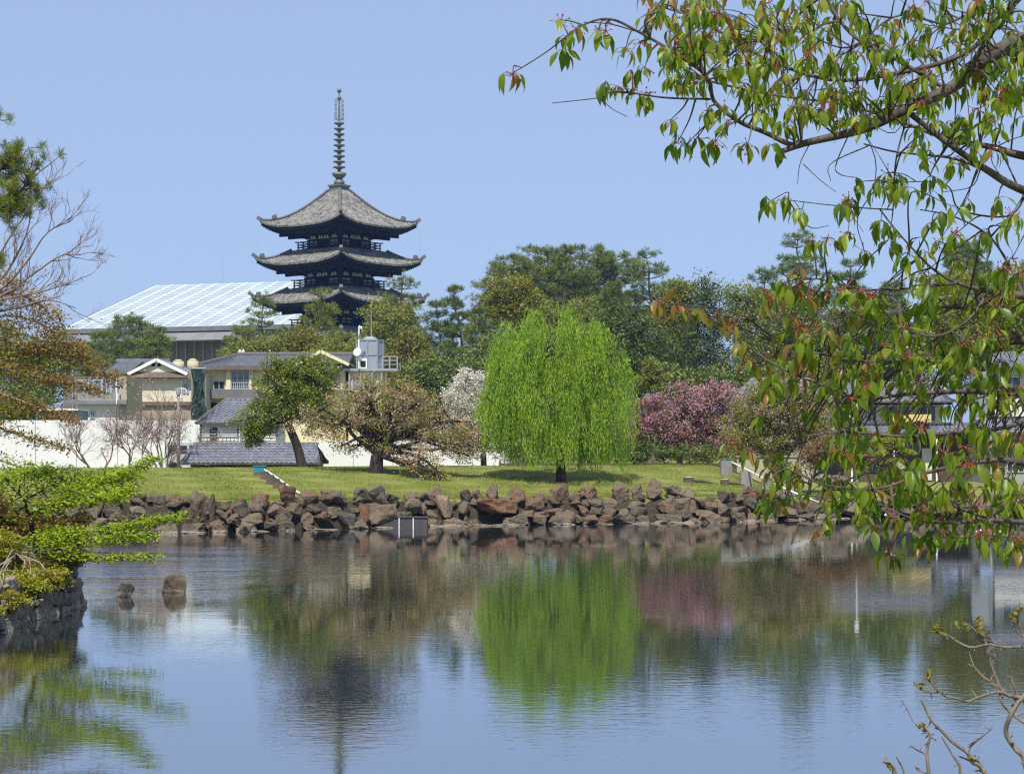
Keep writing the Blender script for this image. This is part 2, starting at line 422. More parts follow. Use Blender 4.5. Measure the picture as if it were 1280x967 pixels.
cam = bpy.data.cameras.new('camera'); cam.sensor_width = 36; cam.lens = 36 * F / 1280
cam.shift_y = (Y0 - 483.5) / 1280; cam.clip_end = 6000; cam.clip_start = 0.1
co_ = bpy.data.objects.new('camera', cam); COL.objects.link(co_)
co_.location = (0, 0, H); co_.rotation_euler = (R(90), 0, 0); scene.camera = co_
scene.view_settings.view_transform = 'Standard'; scene.view_settings.look = 'None'
scene.view_settings.gamma = 1; scene.view_settings.use_curve_mapping = False
scene.view_settings.exposure = 0.45
scene.render.engine = 'CYCLES'
scene.cycles.use_denoising = False
scene.cycles.filter_width = 1.25
scene.cycles.max_bounces = 8; scene.cycles.diffuse_bounces = 3; scene.cycles.transparent_max_bounces = 8
scene.cycles.caustics_reflective = False; scene.cycles.caustics_refractive = False

# ---------------------------------------------------------------- spring haze
def haze_box(dens):
    m, nt = new_mat('haze_air'); v = nt.nodes.new('ShaderNodeVolumePrincipled')
    v.inputs['Color'].default_value = (0.30, 0.50, 1.0, 1); v.inputs['Density'].default_value = dens; v.inputs['Anisotropy'].default_value = 0.0
    o = nt.nodes.new('ShaderNodeOutputMaterial'); nt.links.new(v.outputs[0], o.inputs['Volume'])
    x0, x1, y0, y1, z0, z1 = -1750., 1750., -120., 2050., -2.5, 72.
    V = [(x, y, z) for z in (z0, z1) for y in (y0, y1) for x in (x0, x1)]
    b = np_obj('haze', V, [[[0, 2, 3, 1], [4, 5, 7, 6], [0, 1, 5, 4], [2, 6, 7, 3], [0, 4, 6, 2], [1, 3, 7, 5]]], m)
    tag(b, 'thin blue spring haze', 'haze', kind='stuff')
HAZE = 0.00016
if HAZE: haze_box(HAZE)
scene.cycles.volume_bounces = 0
# ---------------------------------------------------------------- shared materials
M = dict(
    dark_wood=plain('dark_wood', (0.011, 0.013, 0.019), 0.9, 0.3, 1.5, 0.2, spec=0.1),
    plaster=plain('white_plaster', (0.62, 0.62, 0.58), 0.85, 0.1),
    old_tile=tile_mat('old_grey_tile', (0.05, 0.049, 0.045), (0.27, 0.26, 0.23), 3.0, 0.75),
    ridge=plain('ridge_tile', (0.13, 0.127, 0.12), 0.8, 0.3, 4),
    bronze=plain('weathered_bronze', (0.15, 0.17, 0.145), 0.55, 0.3, 2, 0.1, 0.3),
    sheet=plain('white_roof_sheet', (0.36, 0.43, 0.45), 0.7, 0.2, 0.2, 0.1),
    rib_white=plain('white_strip', (0.60, 0.64, 0.64), 0.7, 0.04),
    grey_roof=plain('grey_metal_roof', (0.20, 0.20, 0.205), 0.6, 0.2, 0.5),
    brown_panel=plain('brown_grey_panel', (0.165, 0.145, 0.12), 0.8, 0.2, 0.4),
    post_grey=plain('pale_post', (0.33, 0.32, 0.29), 0.7, 0.1),
    cream=plain('cream_wall', (0.74, 0.65, 0.41), 0.85, 0.08, 0.6, 0.05, streak=True),
    cream_pale=plain('pale_cream_wall', (0.72, 0.67, 0.50), 0.85, 0.08, 0.5, 0.05, streak=True),
    cream_shade=plain('shaded_cream_beige', (0.40, 0.36, 0.26), 0.85, 0.1, 0.5, 0.05),  # cream with shade darkened into its colour; also the beige of other walls
    house_tile=tile_mat('grey_roof_tile', (0.14, 0.145, 0.16), (0.22, 0.23, 0.255), 4.0, 0.5),
    silver_tile=tile_mat('silver_roof_tile', (0.13, 0.135, 0.155), (0.25, 0.255, 0.285), 5.0, 0.5),
    brown_roof=plain('brown_roof', (0.16, 0.115, 0.09), 0.8, 0.3, 1.2),
    white_paint=plain('white_paint', (0.78, 0.78, 0.76), 0.6, 0.05),
    fence_white=plain('white_sheet_fence', (0.72, 0.72, 0.71), 0.55, 0.05, 0.4, 0.05),
    concrete=plain('concrete', (0.33, 0.32, 0.30), 0.9, 0.2, 1.5, 0.3),
    dark_conc=plain('dark_grey_band', (0.16, 0.16, 0.165), 0.85, 0.2, 1.0),
    glass=glass_mat('window_glass', (0.16, 0.21, 0.26)), dark_glass=glass_mat('dark_window', (0.02, 0.03, 0.04)),
    alu=plain('aluminium', (0.55, 0.56, 0.57), 0.4, 0.08, 2, 0, 0.4),
    steel=plain('grey_steel', (0.34, 0.37, 0.40), 0.5, 0.15, 2, 0.05, 0.3),
    tank_grey=plain('blue_grey_panel', (0.30, 0.34, 0.38), 0.55, 0.15, 0.9, 0.1),
    tank_yellow=plain('yellowish_tank', (0.50, 0.45, 0.29), 0.7, 0.15, 1.2),
    net=plain('green_net', (0.03, 0.055, 0.048), 0.9, 0.45, 3),
    old_wood=plain('old_wood', (0.10, 0.075, 0.055), 0.85, 0.3, 2),
    black=plain('dark_opening', (0.012, 0.012, 0.013), 0.9, 0.2),
    teal=plain('teal_cover', (0.02, 0.22, 0.27), 0.6, 0.15, 3),
    stone_post=plain('grey_stone_post', (0.25, 0.235, 0.21), 0.9, 0.35, 2.5, 0.5, streak=True),
    white_pipe=plain('white_pipe', (0.80, 0.80, 0.78), 0.4, 0.06),
    gate_plate=plain('dark_sluice_plate', (0.075, 0.068, 0.07), 0.7, 0.35, 1.5, 0.2, streak=True),
    pole=plain('concrete_pole', (0.30, 0.28, 0.25), 0.85, 0.15, 2),
    rust=plain('rusty_orange', (0.42, 0.19, 0.07), 0.8, 0.2, 1.5),
    yellow_wall=plain('warm_yellow_wall', (0.66, 0.50, 0.22), 0.8, 0.08, 0.6, 0.05),
    wood_cut=plain('cut_wood', (0.62, 0.52, 0.38), 0.85, 0.1, 5),
)

# ---------------------------------------------------------------- the pagoda
PD = 280.0
pz = 5.2
pag = thing('pagoda', 'tall dark wooden pagoda with stacked grey tiled roofs and a ringed metal spire', 'pagoda', (X(424, PD), PD, pz), R(51.4))
def LZ(y): return Z(y, PD) - pz
def rot4(V, k):
    c, s = [(1, 0), (0, 1), (-1, 0), (0, -1)][k]
    V = np.asarray(V, float); o = V.copy(); o[:, 0] = c * V[:, 0] - s * V[:, 1]; o[:, 1] = s * V[:, 0] + c * V[:, 1]; return o
def prof(v, sag=0.30):   # 0 at top, 1 at eave, hollow in between
    return v + sag * np.sin(np.pi * v) ** 1.0 * (1 - v * 0.25)
def pagoda_roof(k, ht, zt, he, zc, lift, sag):
    """ht,zt: half width and height of the upper edge; he: half width of the eave; zc: height of the lifted corners"""
    ze = zc - lift
    mb = MB(); pitch = 0.36; n = int(round(2 * he / pitch)) * 4
    xs = np.linspace(-he, he, n + 1); ph = np.arange(n + 1) % 4
    cor = np.where(ph == 0, 1.0, np.where(ph == 2, 0.0, 0.45)) * 0.11
    v0 = np.clip((np.abs(xs) - ht) / (he - ht), 0, 0.998)
    nv = 9
    def surf(x, v, extra):
        hw = ht + (he - ht) * v
        z = zt - (zt - ze) * prof(v, sag) + lift * (np.abs(x) / he) ** 3.2 * v ** 2
        return np.stack([x, -hw, z + extra], -1)
    rows = [surf(xs * 0.997, np.ones_like(xs) * 0.993, -0.24 + 0 * xs)]
    for j in range(nv + 1):
        v = 1 - (1 - v0) * j / nv
        rows.append(surf(xs, v, cor))
    V = np.concatenate(rows); m = n + 1; i = np.arange(n)
    fs = np.concatenate([np.stack([r * m + i, r * m + i + 1, (r + 1) * m + i + 1, (r + 1) * m + i], 1) for r in range(nv + 1)])
    for q in range(4): mb.add(rot4(V, q), [fs])
    roof = mb.build('roof', M['old_tile'], pag)
    # ridges down the four hips, with end ornaments
    for q in range(4):
        v = np.linspace(0, 0.985, 14); hw = ht + (he - ht) * v
        z = zt - (zt - ze) * prof(v, sag) + lift * (hw / he) ** 3.2 * v ** 2
        pts = rot4(np.stack([-hw, -hw, z + 0.18], 1), q)
        t = MB(); t.tube(pts, np.linspace(0.24, 0.2, 14), 6)
        e = pts[-1]; dr = unit(e - pts[-2]); t.beam(e - dr * 0.1, e + dr * 0.5 + np.array([0, 0, 0.28]), 0.42, 0.5)
        p = pts[10]; t.beam(p, p + dr * 0.25 + np.array([0, 0, 0.62]), 0.4, 0.5); t.beam(p + np.array([0, 0, .2]), p + dr * 0.6 + np.array([0, 0, 0.35]), 0.5, 0.4)
        t.build('hip_ridge', M['ridge'], roof)
    return ze
def pagoda_eave(hb, zb, he, zc, lift):
    """rafters, stepped brackets and tail beams between the body (half hb, top zb) and the eave"""
    ze = zc - lift
    mb = MB()
    xs = np.linspace(-1, 1, 41)
    def ring(h, z, lf): return np.stack([xs * h, np.full(41, -h), z + lf * np.abs(xs) ** 3.2], 1)
    rows = np.concatenate([ring(he - 0.12, ze - 0.28, lift), ring(he - 0.18, ze - 0.55, lift), ring(he - 1.2, ze - 0.55, lift * 0.7),
                           ring(he - 1.3, ze - 0.95, lift * 0.6), ring(hb + 2.2, ze - 1.0, lift * 0.3), ring(hb + 0.1, ze - 0.8, 0)])
    i = np.arange(40); fs = np.concatenate([np.stack([r * 41 + i, r * 41 + i + 1, (r + 1) * 41 + i + 1, (r + 1) * 41 + i], 1) for r in range(5)])
    for q in range(4):
        mb.add(rot4(rows, q), [fs])
        for x in np.arange(-he + 0.4, he - 0.3, 0.42):   # rafter ends
            lf = lift * (abs(x) / he) ** 3.2
            t = MB(); t.box(x - 0.07, x + 0.07, -he + 0.02, -he + 1.6, ze - 0.62 + lf, ze - 0.46 + lf)
            mb.add(rot4(t.V[0], q), [f for fl in t.F.values() for f in fl])
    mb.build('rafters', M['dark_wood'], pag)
    br = MB()
    for (o, dz) in ((0.28, 1.1), (0.95, 1.3), (1.7, 1.5)):
        h = hb + o; z = ze - 2.1 + dz
        for q in range(4):
            t = MB(); t.box(-h, h, -h, -h + 0.3, z, z + 0.3)
            for x in np.linspace(-hb, hb, 7):
                t.box(x - 0.24, x + 0.24, -h - 0.22, -h + 0.4, z - 0.12, z + 0.16)
            for sx in (-1, 1): t.box(sx * (h + 0.15) - 0.3, sx * (h + 0.15) + 0.3, -h - 0.4, -h + 0.2, z - 0.1, z + 0.2)
            V = np.concatenate(t.V); br.add(rot4(V, q), [np.concatenate(f) for f in t.F.values()])
    for q in range(4):   # corner tail beams
        for (d0, d1, z0, z1) in ((hb, hb + 2.9, ze - 1.05, ze - .85), (hb, hb + 2.0, ze - 1.45, ze - 1.2)):
            p = rot4(np.array([[-d0, -d0, z0 + 0.35], [-d1, -d1, z1 - 0.15]]), q); br.beam(p[0], p[1], 0.4, 0.42)
        for x in (-hb, -hb / 3, hb / 3, hb):
            p = rot4(np.array([[x, -hb, ze - .9], [x, -hb - 2.4, ze - 1.05]]), q); br.beam(p[0], p[1], 0.28, 0.34)
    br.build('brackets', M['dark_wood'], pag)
def pagoda_body(hb, z0, z1, hbal):
    mb = MB(); mb.box(-hb + 0.12, hb - 0.12, -hb + 0.12, hb - 0.12, z0 - 0.6, z1 + 1.1)
    for q in range(4):
        t = MB()
        for x in (-hb + 0.2, -hb / 3, hb / 3, hb - 0.2): t.box(x - 0.2, x + 0.2, -hb - 0.06, -hb + 0.3, z0, z1)
        for z in (z0 + 0.02, z1 - 0.1): t.box(-hb, hb, -hb - 0.1, -hb + 0.2, z, z + 0.24)
        V = np.concatenate(t.V); mb.add(rot4(V, q), [np.concatenate(f) for f in t.F.values()])
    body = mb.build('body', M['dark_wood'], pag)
    for q in range(4):
        for (xa, xb) in ((-hb + 0.5, -hb / 3 - 0.3), (hb / 3 + 0.3, hb - 0.5)):
            t = MB(); t.box(xa, xb, -hb - 0.02, -hb + 0.2, z0 + 0.3, z0 + 1.1)
            V = rot4(np.concatenate(t.V), q); w = MB(); w.add(V, [np.concatenate(f) for f in t.F.values()]); wp = w.build('wall_panel', M['plaster'], body)
            t = MB()
            for x in np.linspace(xa, xb, 4)[1:-1]: t.box(x - 0.05, x + 0.05, -hb - 0.05, -hb, z0 + 0.3, z0 + .82)
            t.box(xa, xb, -hb - 0.05, -hb, z0 + .78, z0 + .86); t.box(xa, xb, -hb - 0.05, -hb, z0 + .52, z0 + .58)
            V = rot4(np.concatenate(t.V), q); w = MB(); w.add(V, [np.concatenate(f) for f in t.F.values()]); w.build('lattice', M['dark_wood'], wp)
        for x in (-hb * 0.66, -0.55, 0.55, hb * 0.66):
            t = MB(); za = z1 + 0.18; zc = z1 + 0.75
            t.prism([(x - .58, za), (x + .58, za), (x + .27, zc), (x + .13, zc), (x + .06, za + .08), (x - .06, za + .08), (x - .13, zc), (x - .27, zc)], 1, -hb - 0.05, -hb + 0.1)
            V = rot4(np.concatenate(t.V), q); w = MB(); w.add(V, [np.concatenate(f) for f in t.F.values()]); w.build('plaster_gap', M['plaster'], body)
    if hbal:
        b = MB(); b.box(-hbal, hbal, -hbal, hbal, z0 - 0.45, z0 - 0.05)
        b.box(-hbal + 0.5, hbal - 0.5, -hbal + 0.5, hbal - 0.5, z0 - 1.1, z0 - 0.45)
        for q in range(4):
            t = MB(); h = hbal - 0.15
            for z, e in ((z0 + 0.95, 0.55), (z0 + 0.55, 0.2), (z0 + 0.2, 0.2)): t.box(-h - e, h + e, -h - 0.06, -h + 0.06, z, z + 0.13)
            for x in np.linspace(-h, h, 9): t.box(x - 0.07, x + 0.07, -h - 0.055, -h + 0.055, z0 - 0.05, z0 + 0.95)
            V = np.concatenate(t.V); b.add(rot4(V, q), [np.concatenate(f) for f in t.F.values()])
        b.build('balcony', M['dark_wood'], pag)
# (half body, balcony half, roof top half, roof top y px, eave half, corner y px, lift, sag)
lv = [(4.55, None, 5.9, 462, 9.9, 470, 1.15, 0.06), (4.2, 5.3, 5.5, 411, 9.45, 420, 1.15, 0.06), (3.9, 5.0, 5.2, 362, 9.0, 371, 1.15, 0.06),
      (3.55, 4.75, 4.85, 314.5, 8.62, 323.5, 1.15, 0.06), (3.25, 4.35, 1.08, 239, 8.15, 277, 1.15, 0.15)]
for k, (hb, hbal, ht, yt, he, yc, lift, sag) in enumerate(lv):
    z0 = LZ(lv[k - 1][3]) + 0.25 if k else 1.4
    ze = pagoda_roof(k, ht, LZ(yt), he, LZ(yc), lift, sag)
    pagoda_eave(hb, ze - 1.8, he, LZ(yc), lift)
    pagoda_body(hb, z0, ze - 1.75, hbal)
b = MB(); b.box(-7.2, 7.2, -7.2, 7.2, -2.0, 1.1); b.box(-7.4, 7.4, -7.4, 7.4, 1.1, 1.4)
for s in (-1, 1):
    for k in range(5): b.box(-1.6, 1.6, s * (7.4 + 0.34 * (5 - k)) if s < 0 else 7.4, -7.4 if s < 0 else 7.4 + 0.34 * (5 - k), -0.5, 0.26 * (k + 0.3))
b.build('stone_base', M['concrete'], pag)
# the spire
zt = LZ(240)
sp = MB(); sp.box(-1.05, 1.05, -1.05, 1.05, zt - 0.2, zt + 0.75); sp.box(-1.2, 1.2, -1.2, 1.2, zt + 0.75, zt + 1.0)
spire = sp.build('spire', M['bronze'], pag)
def sl(profile, name='spire_ring'): m = MB(); m.lathe(profile, 20); return m.build(name, M['bronze'], spire, True)
sl([(0.78, zt + 1.0), (0.80, zt + 1.5), (0.55, zt + 1.75), (0.45, zt + 1.8)], 'inverted_bowl')
sl([(0.45, zt + 1.8), (0.55, zt + 2.0), (0.95, zt + 2.35), (1.1, zt + 2.75), (0.95, zt + 2.7), (0.5, zt + 2.5), (0.2, zt + 2.6)], 'lotus_cup')
sl([(0.26, zt + 2.4), (0.24, zt + 8), (0.17, zt + 11), (0.1, LZ(121)), (0.07, LZ(113))], 'spire_shaft')
z_r = np.linspace(LZ(209.5), LZ(154.5), 9)
for k, z in enumerate(z_r):
    w = 0.88 - 0.018 * k
    sl([(0.26, z - 0.28), (0.42, z - 0.24), (0.42, z - 0.14), (w, z - 0.06), (w + 0.02, z + 0.1), (w - 0.1, z + 0.14), (0.34, z + 0.1), (0.3, z + 0.2)])
fl = MB()
for q in range(4):
    for j in range(5):
        z = LZ(150) + j * 0.62
        for r0 in (0.45, 0.72): 
            pts = np.array([[r0 * 0.9, 0, z], [r0 + 0.2, 0, z + 0.25], [r0 * 0.95, 0, z + 0.55]])
            V, f = tube(smooth(rot4(pts, q), 6), 0.035, 4); fl.add(V, [f])
    V, f = tube(rot4(np.array([[0.9, 0, LZ(150)], [0.95, 0, LZ(141)], [0.75, 0, LZ(131)]]), q), 0.03, 4); fl.add(V, [f])
    V, f = tube(rot4(np.array([[0.1, 0, LZ(149)], [0.9, 0, LZ(149.5)]]), q), 0.03, 4); fl.add(V, [f])
fl.build('water_flame', M['bronze'], spire)
def ball(y, r): z = LZ(y); return [(0.02, z - r)] + [(r * math.cos(a), z + r * math.sin(a)) for a in np.linspace(-1.3, 1.3, 9)] + [(0.02, z + r)]
sl(ball(123, 0.34), 'spire_ball'); sl(ball(113.5, 0.33), 'spire_ball')
cw = MB()
for q in (1, 3):
    p0 = rot4(np.array([[-8.1, -8.1, LZ(279)], [-8.45, -8.45, LZ(322)]]), q)
    cw.tube(p0, 0.025, 3)
cw.build('corner_wire', M['steel'], pag)

# ---------------------------------------------------------------- big hall under a white sheet roof
A = P(77, 412, 335); th = R(19)
hall = thing('hall', 'huge hall under a white translucent sheet roof with slanting white ribs', 'hall', (A[0], A[1], 3.5), -th)
L_, DEP, EZ, RZ = 45.0, 33.0, A[2] - 3.5, A[2] - 3.5 + 10.3
mb = MB()
sk0 = 0.0
mb.slab((0, 0, EZ), (L_, 0, EZ), (L_, DEP, RZ), (sk0, DEP, RZ), 0.3); mb.slab((sk0, DEP, RZ), (L_, DEP, RZ), (L_, 2 * DEP, EZ), (0, 2 * DEP, EZ), 0.3)
hr = mb.build('roof', M['sheet'], hall)
for k in range(15):
    x = 0.3 + k * (L_ - 0.6) / 14
    t = MB(); t.beam((x, -0.05, EZ + 0.03), (x, DEP, RZ + 0.03), 0.5, 0.05); t.build('roof_rib', M['rib_white'], hr)
t = MB()
for j in range(1, 20):
    y = DEP * j / 20; z = EZ + (RZ - EZ) * j / 20
    t.beam((0.2, y, z + 0.012), (L_ - 0.2, y, z + 0.012), 0.20, 0.02)
t.build('roof_seam', plain('dull_seam', (0.29, 0.345, 0.365), 0.7, 0.08), hr)
t = MB(); t.box(-0.2, L_ + 0.2, -0.5, -0.05, EZ - 0.75, EZ + 0.05); t.build('gutter', M['dark_conc'], hall)
t = MB(); t.slab((-1, -2.6, EZ - 2.4), (L_ + 1, -2.6, EZ - 2.4), (L_ + 1, 0.0, EZ - 0.8), (-1, 0.0, EZ - 0.8), 0.25); t.build('lower_roof', M['grey_roof'], hall)
t = MB(); t.box(0, L_, 0.4, 2 * DEP - 0.4, -6, EZ - 0.4)
t.prism([(0.4, EZ - 0.4), (2 * DEP - 0.4, EZ - 0.4), (DEP, RZ - 0.5)], 0, 0.25, L_ - 0.25); t.build('wall', M['brown_panel'], hall)
for k in range(27):
    x = 0.4 + k * (L_ - 0.8) / 26
    t = MB(); t.box(x - 0.09, x + 0.09, 0.1, 0.4, -6, EZ - 1.6); t.build('post', M['post_grey'], hall)
for x in (14.0, 30.5):
    t = MB(); t.tube([(x, DEP, RZ), (x, DEP, RZ + 4.6)], [0.06, 0.03], 5); t.build('lightning_rod', M['steel'], hall)

# ---------------------------------------------------------------- houses: front wall in the local plane y = 0, pixel helpers per house
class House:
    def __init__(s, name, label, cat, pc, D, rz=0.0):
        s.pc, s.D = pc, D; x = X(pc, D); s.zb = tz(x, D); s.t = thing(name, label, cat, (x, D, s.zb), rz)
    def lx(s, px): return (px - s.pc) / F * s.D
    def lz(s, py): return Z(py, s.D) - s.zb
    def wall(s, name, mat, xa, xb, ya, yb, y0=0.0, y1=8.0, parent=None, label=None):
        m = MB(); m.box(s.lx(xa), s.lx(xb), y0, y1, s.lz(yb), s.lz(ya)); return m.build(name, mat, parent or s.t, label=label)
    def window(s, xa, xb, ya, yb, y=0.0, glass='glass', bars=1, cross=0, parent=None, frame='alu', name='window'):
        x0, x1, z0, z1 = s.lx(xa), s.lx(xb), s.lz(yb), s.lz(ya); f = MB(); w = 0.06
        for (p, q) in ((x0, x0 + w), (x1 - w, x1)): f.box(p, q, y - 0.06, y + 0.05, z0, z1)
        for (p, q) in ((z0, z0 + w), (z1 - w, z1)): f.box(x0 + w, x1 - w, y - 0.06, y + 0.05, p, q)
        for k in range(bars):
            x = x0 + (x1 - x0) * (k + 1) / (bars + 1); f.box(x - 0.03, x + 0.03, y - 0.055, y + 0.04, z0 + w, z1 - w)
        for k in range(cross):
            z = z0 + (z1 - z0) * (k + 1) / (cross + 1); f.box(x0 + w, x1 - w, y - 0.05, y + 0.035, z - 0.03, z + 0.03)
        fo = f.build(name, M[frame], parent or s.t)
        g = MB(); g.box(x0 + 0.01, x1 - 0.01, y - 0.012, y + 0.012, z0 + 0.01, z1 - 0.01); g.build('pane', M[glass], fo)
        return fo
    def rail(s, xa, xb, ya, yb, y, n, mat='alu', name='railing'):
        m = MB(); x0, x1, z0, z1 = s.lx(xa), s.lx(xb), s.lz(yb), s.lz(ya)
        for z in (z0, z1): m.box(x0, x1, y - 0.03, y + 0.03, z - 0.03, z + 0.03)
        for x in np.linspace(x0, x1, n): m.box(x - 0.025, x + 0.025, y - 0.02, y + 0.02, z0, z1)
        return m.build(name, M[mat], s.t)

# the yellow inn with the tank on its roof
h = House('inn_building', 'cream inn with a grey hipped roof, dark balcony band and rooftop tank tower', 'building', 350, 160, 0.0)
body = h.wall('wall', M['cream'], 253, 432, 459, 600, 0.0, 9.0)
for xa, xb in ((253, 259), (283, 289), (312, 317), (347, 352), (385, 390), (426, 432)):
    h.wall('pilaster', M['cream'], xa, xb, 459, 520, -0.32, -0.003)
h.wall('balcony', M['dark_conc'], 248, 436, 487, 498, -1.1, -0.33)
h.wall('wall', M['cream'], 436.2, 478, 462, 600, -0.6, 6.0)
h.window(289, 312, 463, 487, -0.02, 'glass', 2, 1); h.window(331, 345, 464, 479, -0.02, 'glass', 1); h.window(355, 384, 463, 480, -0.02, 'glass', 2)
h.window(267, 281, 476, 487, -0.02, 'dark_glass', 1); h.window(395, 424, 464, 480, -0.02, 'glass', 2, 1)
h.window(262, 282, 502, 520, -0.02, 'dark_glass', 1); h.window(322, 350, 502, 520, -0.02, 'glass', 2)
h.window(441, 450, 470, 486, -0.62, 'glass', 1); h.window(455, 470, 470, 486, -0.62, 'glass', 1)
h.rail(290, 311, 478, 486, -0.36, 9)
e0, e1, ez, rz_ = h.lx(243), h.lx(436), h.lz(458), h.lz(440.5)
m = MB(); r0, r1 = h.lx(288), h.lx(436)
m.slope((e0, -.8, ez), (e1, -.8, ez), (r1, 4.5, rz_), (r0, 4.5, rz_), 0.3, 0.05)
m.slope((e1, 10.2, ez), (e0, 10.2, ez), (r0, 4.5, rz_), (r1, 4.5, rz_), 0.3, 0.05)
m.slope((e0, 10.2, ez), (e0, -.8, ez), (r0, 4.5, rz_), (r0, 4.499, rz_), 0.3, 0.05)
roof = m.build('roof', M['house_tile'], h.t)
m = MB(); m.tube([(r0, 4.5, rz_ + 0.08), (r1, 4.5, rz_ + 0.08)], 0.2, 6); m.tube([(e0, -.8, ez + .08), (r0, 4.5, rz_ + .08)], 0.13, 6); m.build('ridge', M['ridge'], roof)
m = MB(); m.box(e0 + 0.1, e1, -.83, -.68, ez - 0.3, ez - 0.08); m.box(e0 + 0.3, e1, -.68, -0.02, ez - 0.2, ez - 0.12); m.build('eave', M['brown_roof'], h.t)
# small gable that faces the pond
gx0, gx1, gxm, gz0, gz1 = h.lx(372), h.lx(438), h.lx(403), h.lz(455), h.lz(440)
m = MB(); m.prism([(gx0 + .3, gz0), (gx1 - .3, gz0), (gxm, gz1 - .1)], 1, -0.9, 3); gw = m.build('gable_wall', M['cream'], h.t)
m = MB(); m.slope((gx0, 4, gz0), (gx0, -1.4, gz0), (gxm, -1.4, gz1 + .12), (gxm, 4, gz1 + .12), 0.3, 0.04); m.slope((gx1, -1.4, gz0), (gx1, 4, gz0), (gxm, 4, gz1 + .12), (gxm, -1.4, gz1 + .12), 0.3, 0.04)
m.build('gable_roof', M['house_tile'], h.t)
m = MB(); m.beam((gx0, -1.42, gz0 - .1), (gxm, -1.42, gz1), 0.06, 0.26); m.beam((gxm, -1.42, gz1), (gx1, -1.42, gz0 - .1), 0.06, 0.26); m.build('barge_board', M['cream'], h.t)
for px in (287, 291.5):
    m = MB(); m.tube([(h.lx(px), 6, rz_ - 1.2), (h.lx(px), 6, h.lz(434))], 0.14, 8); m.build('chimney_pipe', M['white_paint'], roof)
# steel deck and tank
m = MB(); zb = h.lz(461); x0, x1 = h.lx(430), h.lx(498)
m.box(x0, x1, -1.1, 3.4, zb - 0.2, zb)
for px in (438, 452, 466, 478): m.box(h.lx(px) - .06, h.lx(px) + .06, -1.0, -0.88, zb - 2.2, zb - 0.2)
for px in (479, 488, 497.5): m.box(h.lx(px) - .05, h.lx(px) + .05, -1.05, -0.95, zb, h.lz(446))
for py in (446, 451): m.box(h.lx(479), h.lx(498), -1.04, -0.96, h.lz(py) - .04, h.lz(py) + .04)
m.box(h.lx(498) - .08, h.lx(498), -1.0, 3.3, h.lz(446) - .04, h.lz(446) + .04); m.box(h.lx(498) - .07, h.lx(498) - .01, 3.2, 3.3, zb, h.lz(446))
m.box(h.lx(455), h.lx(498), -1.03, -0.97, h.lz(456) - .03, h.lz(456) + .03)
m.build('steel_deck', M['steel'], h.t)
tk = thing('water_tank', 'grey panelled water tank standing on the steel deck of the cream inn', 'water tank', (X(461, 159.6), 161.0, Z(461, 159.6) + 0.0), R(-30))
m = MB()
a8 = [(1.12 * math.cos(R(22.5 + 45 * k)), 1.12 * math.sin(R(22.5 + 45 * k))) for k in range(8)]
hT = (461 - 424.5) / F * 160
m.prism(a8, 2, 0.02, hT); tb = m.build('tank_body', M['tank_grey'], tk)
m = MB()
for (x, y) in a8: m.box(x - .06, x + .06, y - .06, y + .06, 0.0, hT + 0.05)
for z in (0.1, hT * 0.5, hT):
    for k in range(8): m.beam((*a8[k], z), (*a8[(k + 1) % 8], z), 0.1, 0.12)
m.build('frame', M['steel'], tk)
m = MB(); m.lathe([(0.6, hT), (0.6, hT + 0.2), (0.3, hT + 0.3), (0.05, hT + 0.32)], 14); m.build('lid', M['alu'], tk)
an = thing('antenna_mast', 'thin white antenna mast rising above the grey rooftop tank', 'antenna', (X(463.5, 161), 161.4, Z(424, 161)))
m = MB(); m.tube([(0, 0, 0.0), (0, 0, 3.2)], [0.035, 0.018], 6); m.build('mast', M['alu'], an)
dp = thing('vent_pipe', 'white bent-top pipe with a round dish beside the grey rooftop tank', 'pipe', (X(448.5, 158.6), 158.75, Z(460.7, 158.6)))
zh = 52 / F * 158.6
m = MB(); m.tube(smooth([(0, 0, 0), (0, 0, zh - 0.2), (0.08, 0, zh), (0.18, 0, zh - 0.02), (0.2, 0, zh - 0.16)], 20), 0.065, 8); m.build('pipe', M['white_pipe'], dp)
m = MB(); m.lathe([(0.04, -0.04), (0.22, 0.0), (0.36, 0.09), (0.345, 0.10), (0.15, 0.03), (0.02, 0.02)], 16)
d_ = m.build('dish', M['white_paint'], dp, True); d_.location = (-0.1, -0.12, 20.5 / F * 158.6); d_.rotation_euler = (R(75), 0, R(-25))
ac = thing('air_conditioner', 'white air conditioner box on the steel deck beside the tank', 'air conditioner', (X(454, 158.9), 158.98 + .1, Z(460.7, 158.9)))
m = MB(); m.box(-.32, .32, -.15, .15, 0.0, .85); m.build('case', M['white_paint'], ac)
m = MB(); m.box(-.2, .2, -.18, -.152, .15, .65); m.build('grille', M['black'], ac)

# the cream house on its left, gable towards the pond
h = House('gabled_house', 'pale cream house with a white-edged gable above a brown pent roof', 'house', 190, 150)
h.wall('wall', M['cream_pale'], 160, 239, 470, 600, 0, 9)
h.wall('eave', M['brown_roof'], 150, 245, 502, 506.5, -0.45, -0.003)
h.wall('wall', M['cream_shade'], 150, 241, 506.6, 600, -0.2, -0.003, label='lower wall with shade painted into its beige')
h.window(229, 236, 478, 492, -0.02, 'glass', 1)
zr, xg = h.lz(449), h.lx(197); zl = h.lz(466); xl, xr = h.lx(163), h.lx(234)
m = MB(); m.prism([(xl + .3, zl), (xr - .3, zl), (xg, zr - .15)], 1, -0.3, 5); gw = m.build('gable_wall', M['cream_pale'], h.t)
for px in (190.5, 197.5):
    m = MB(); m.box(h.lx(px) - .0, h.lx(px) + .26, -0.33, -0.29, h.lz(458), h.lz(454)); m.build('vent', M['black'], gw)
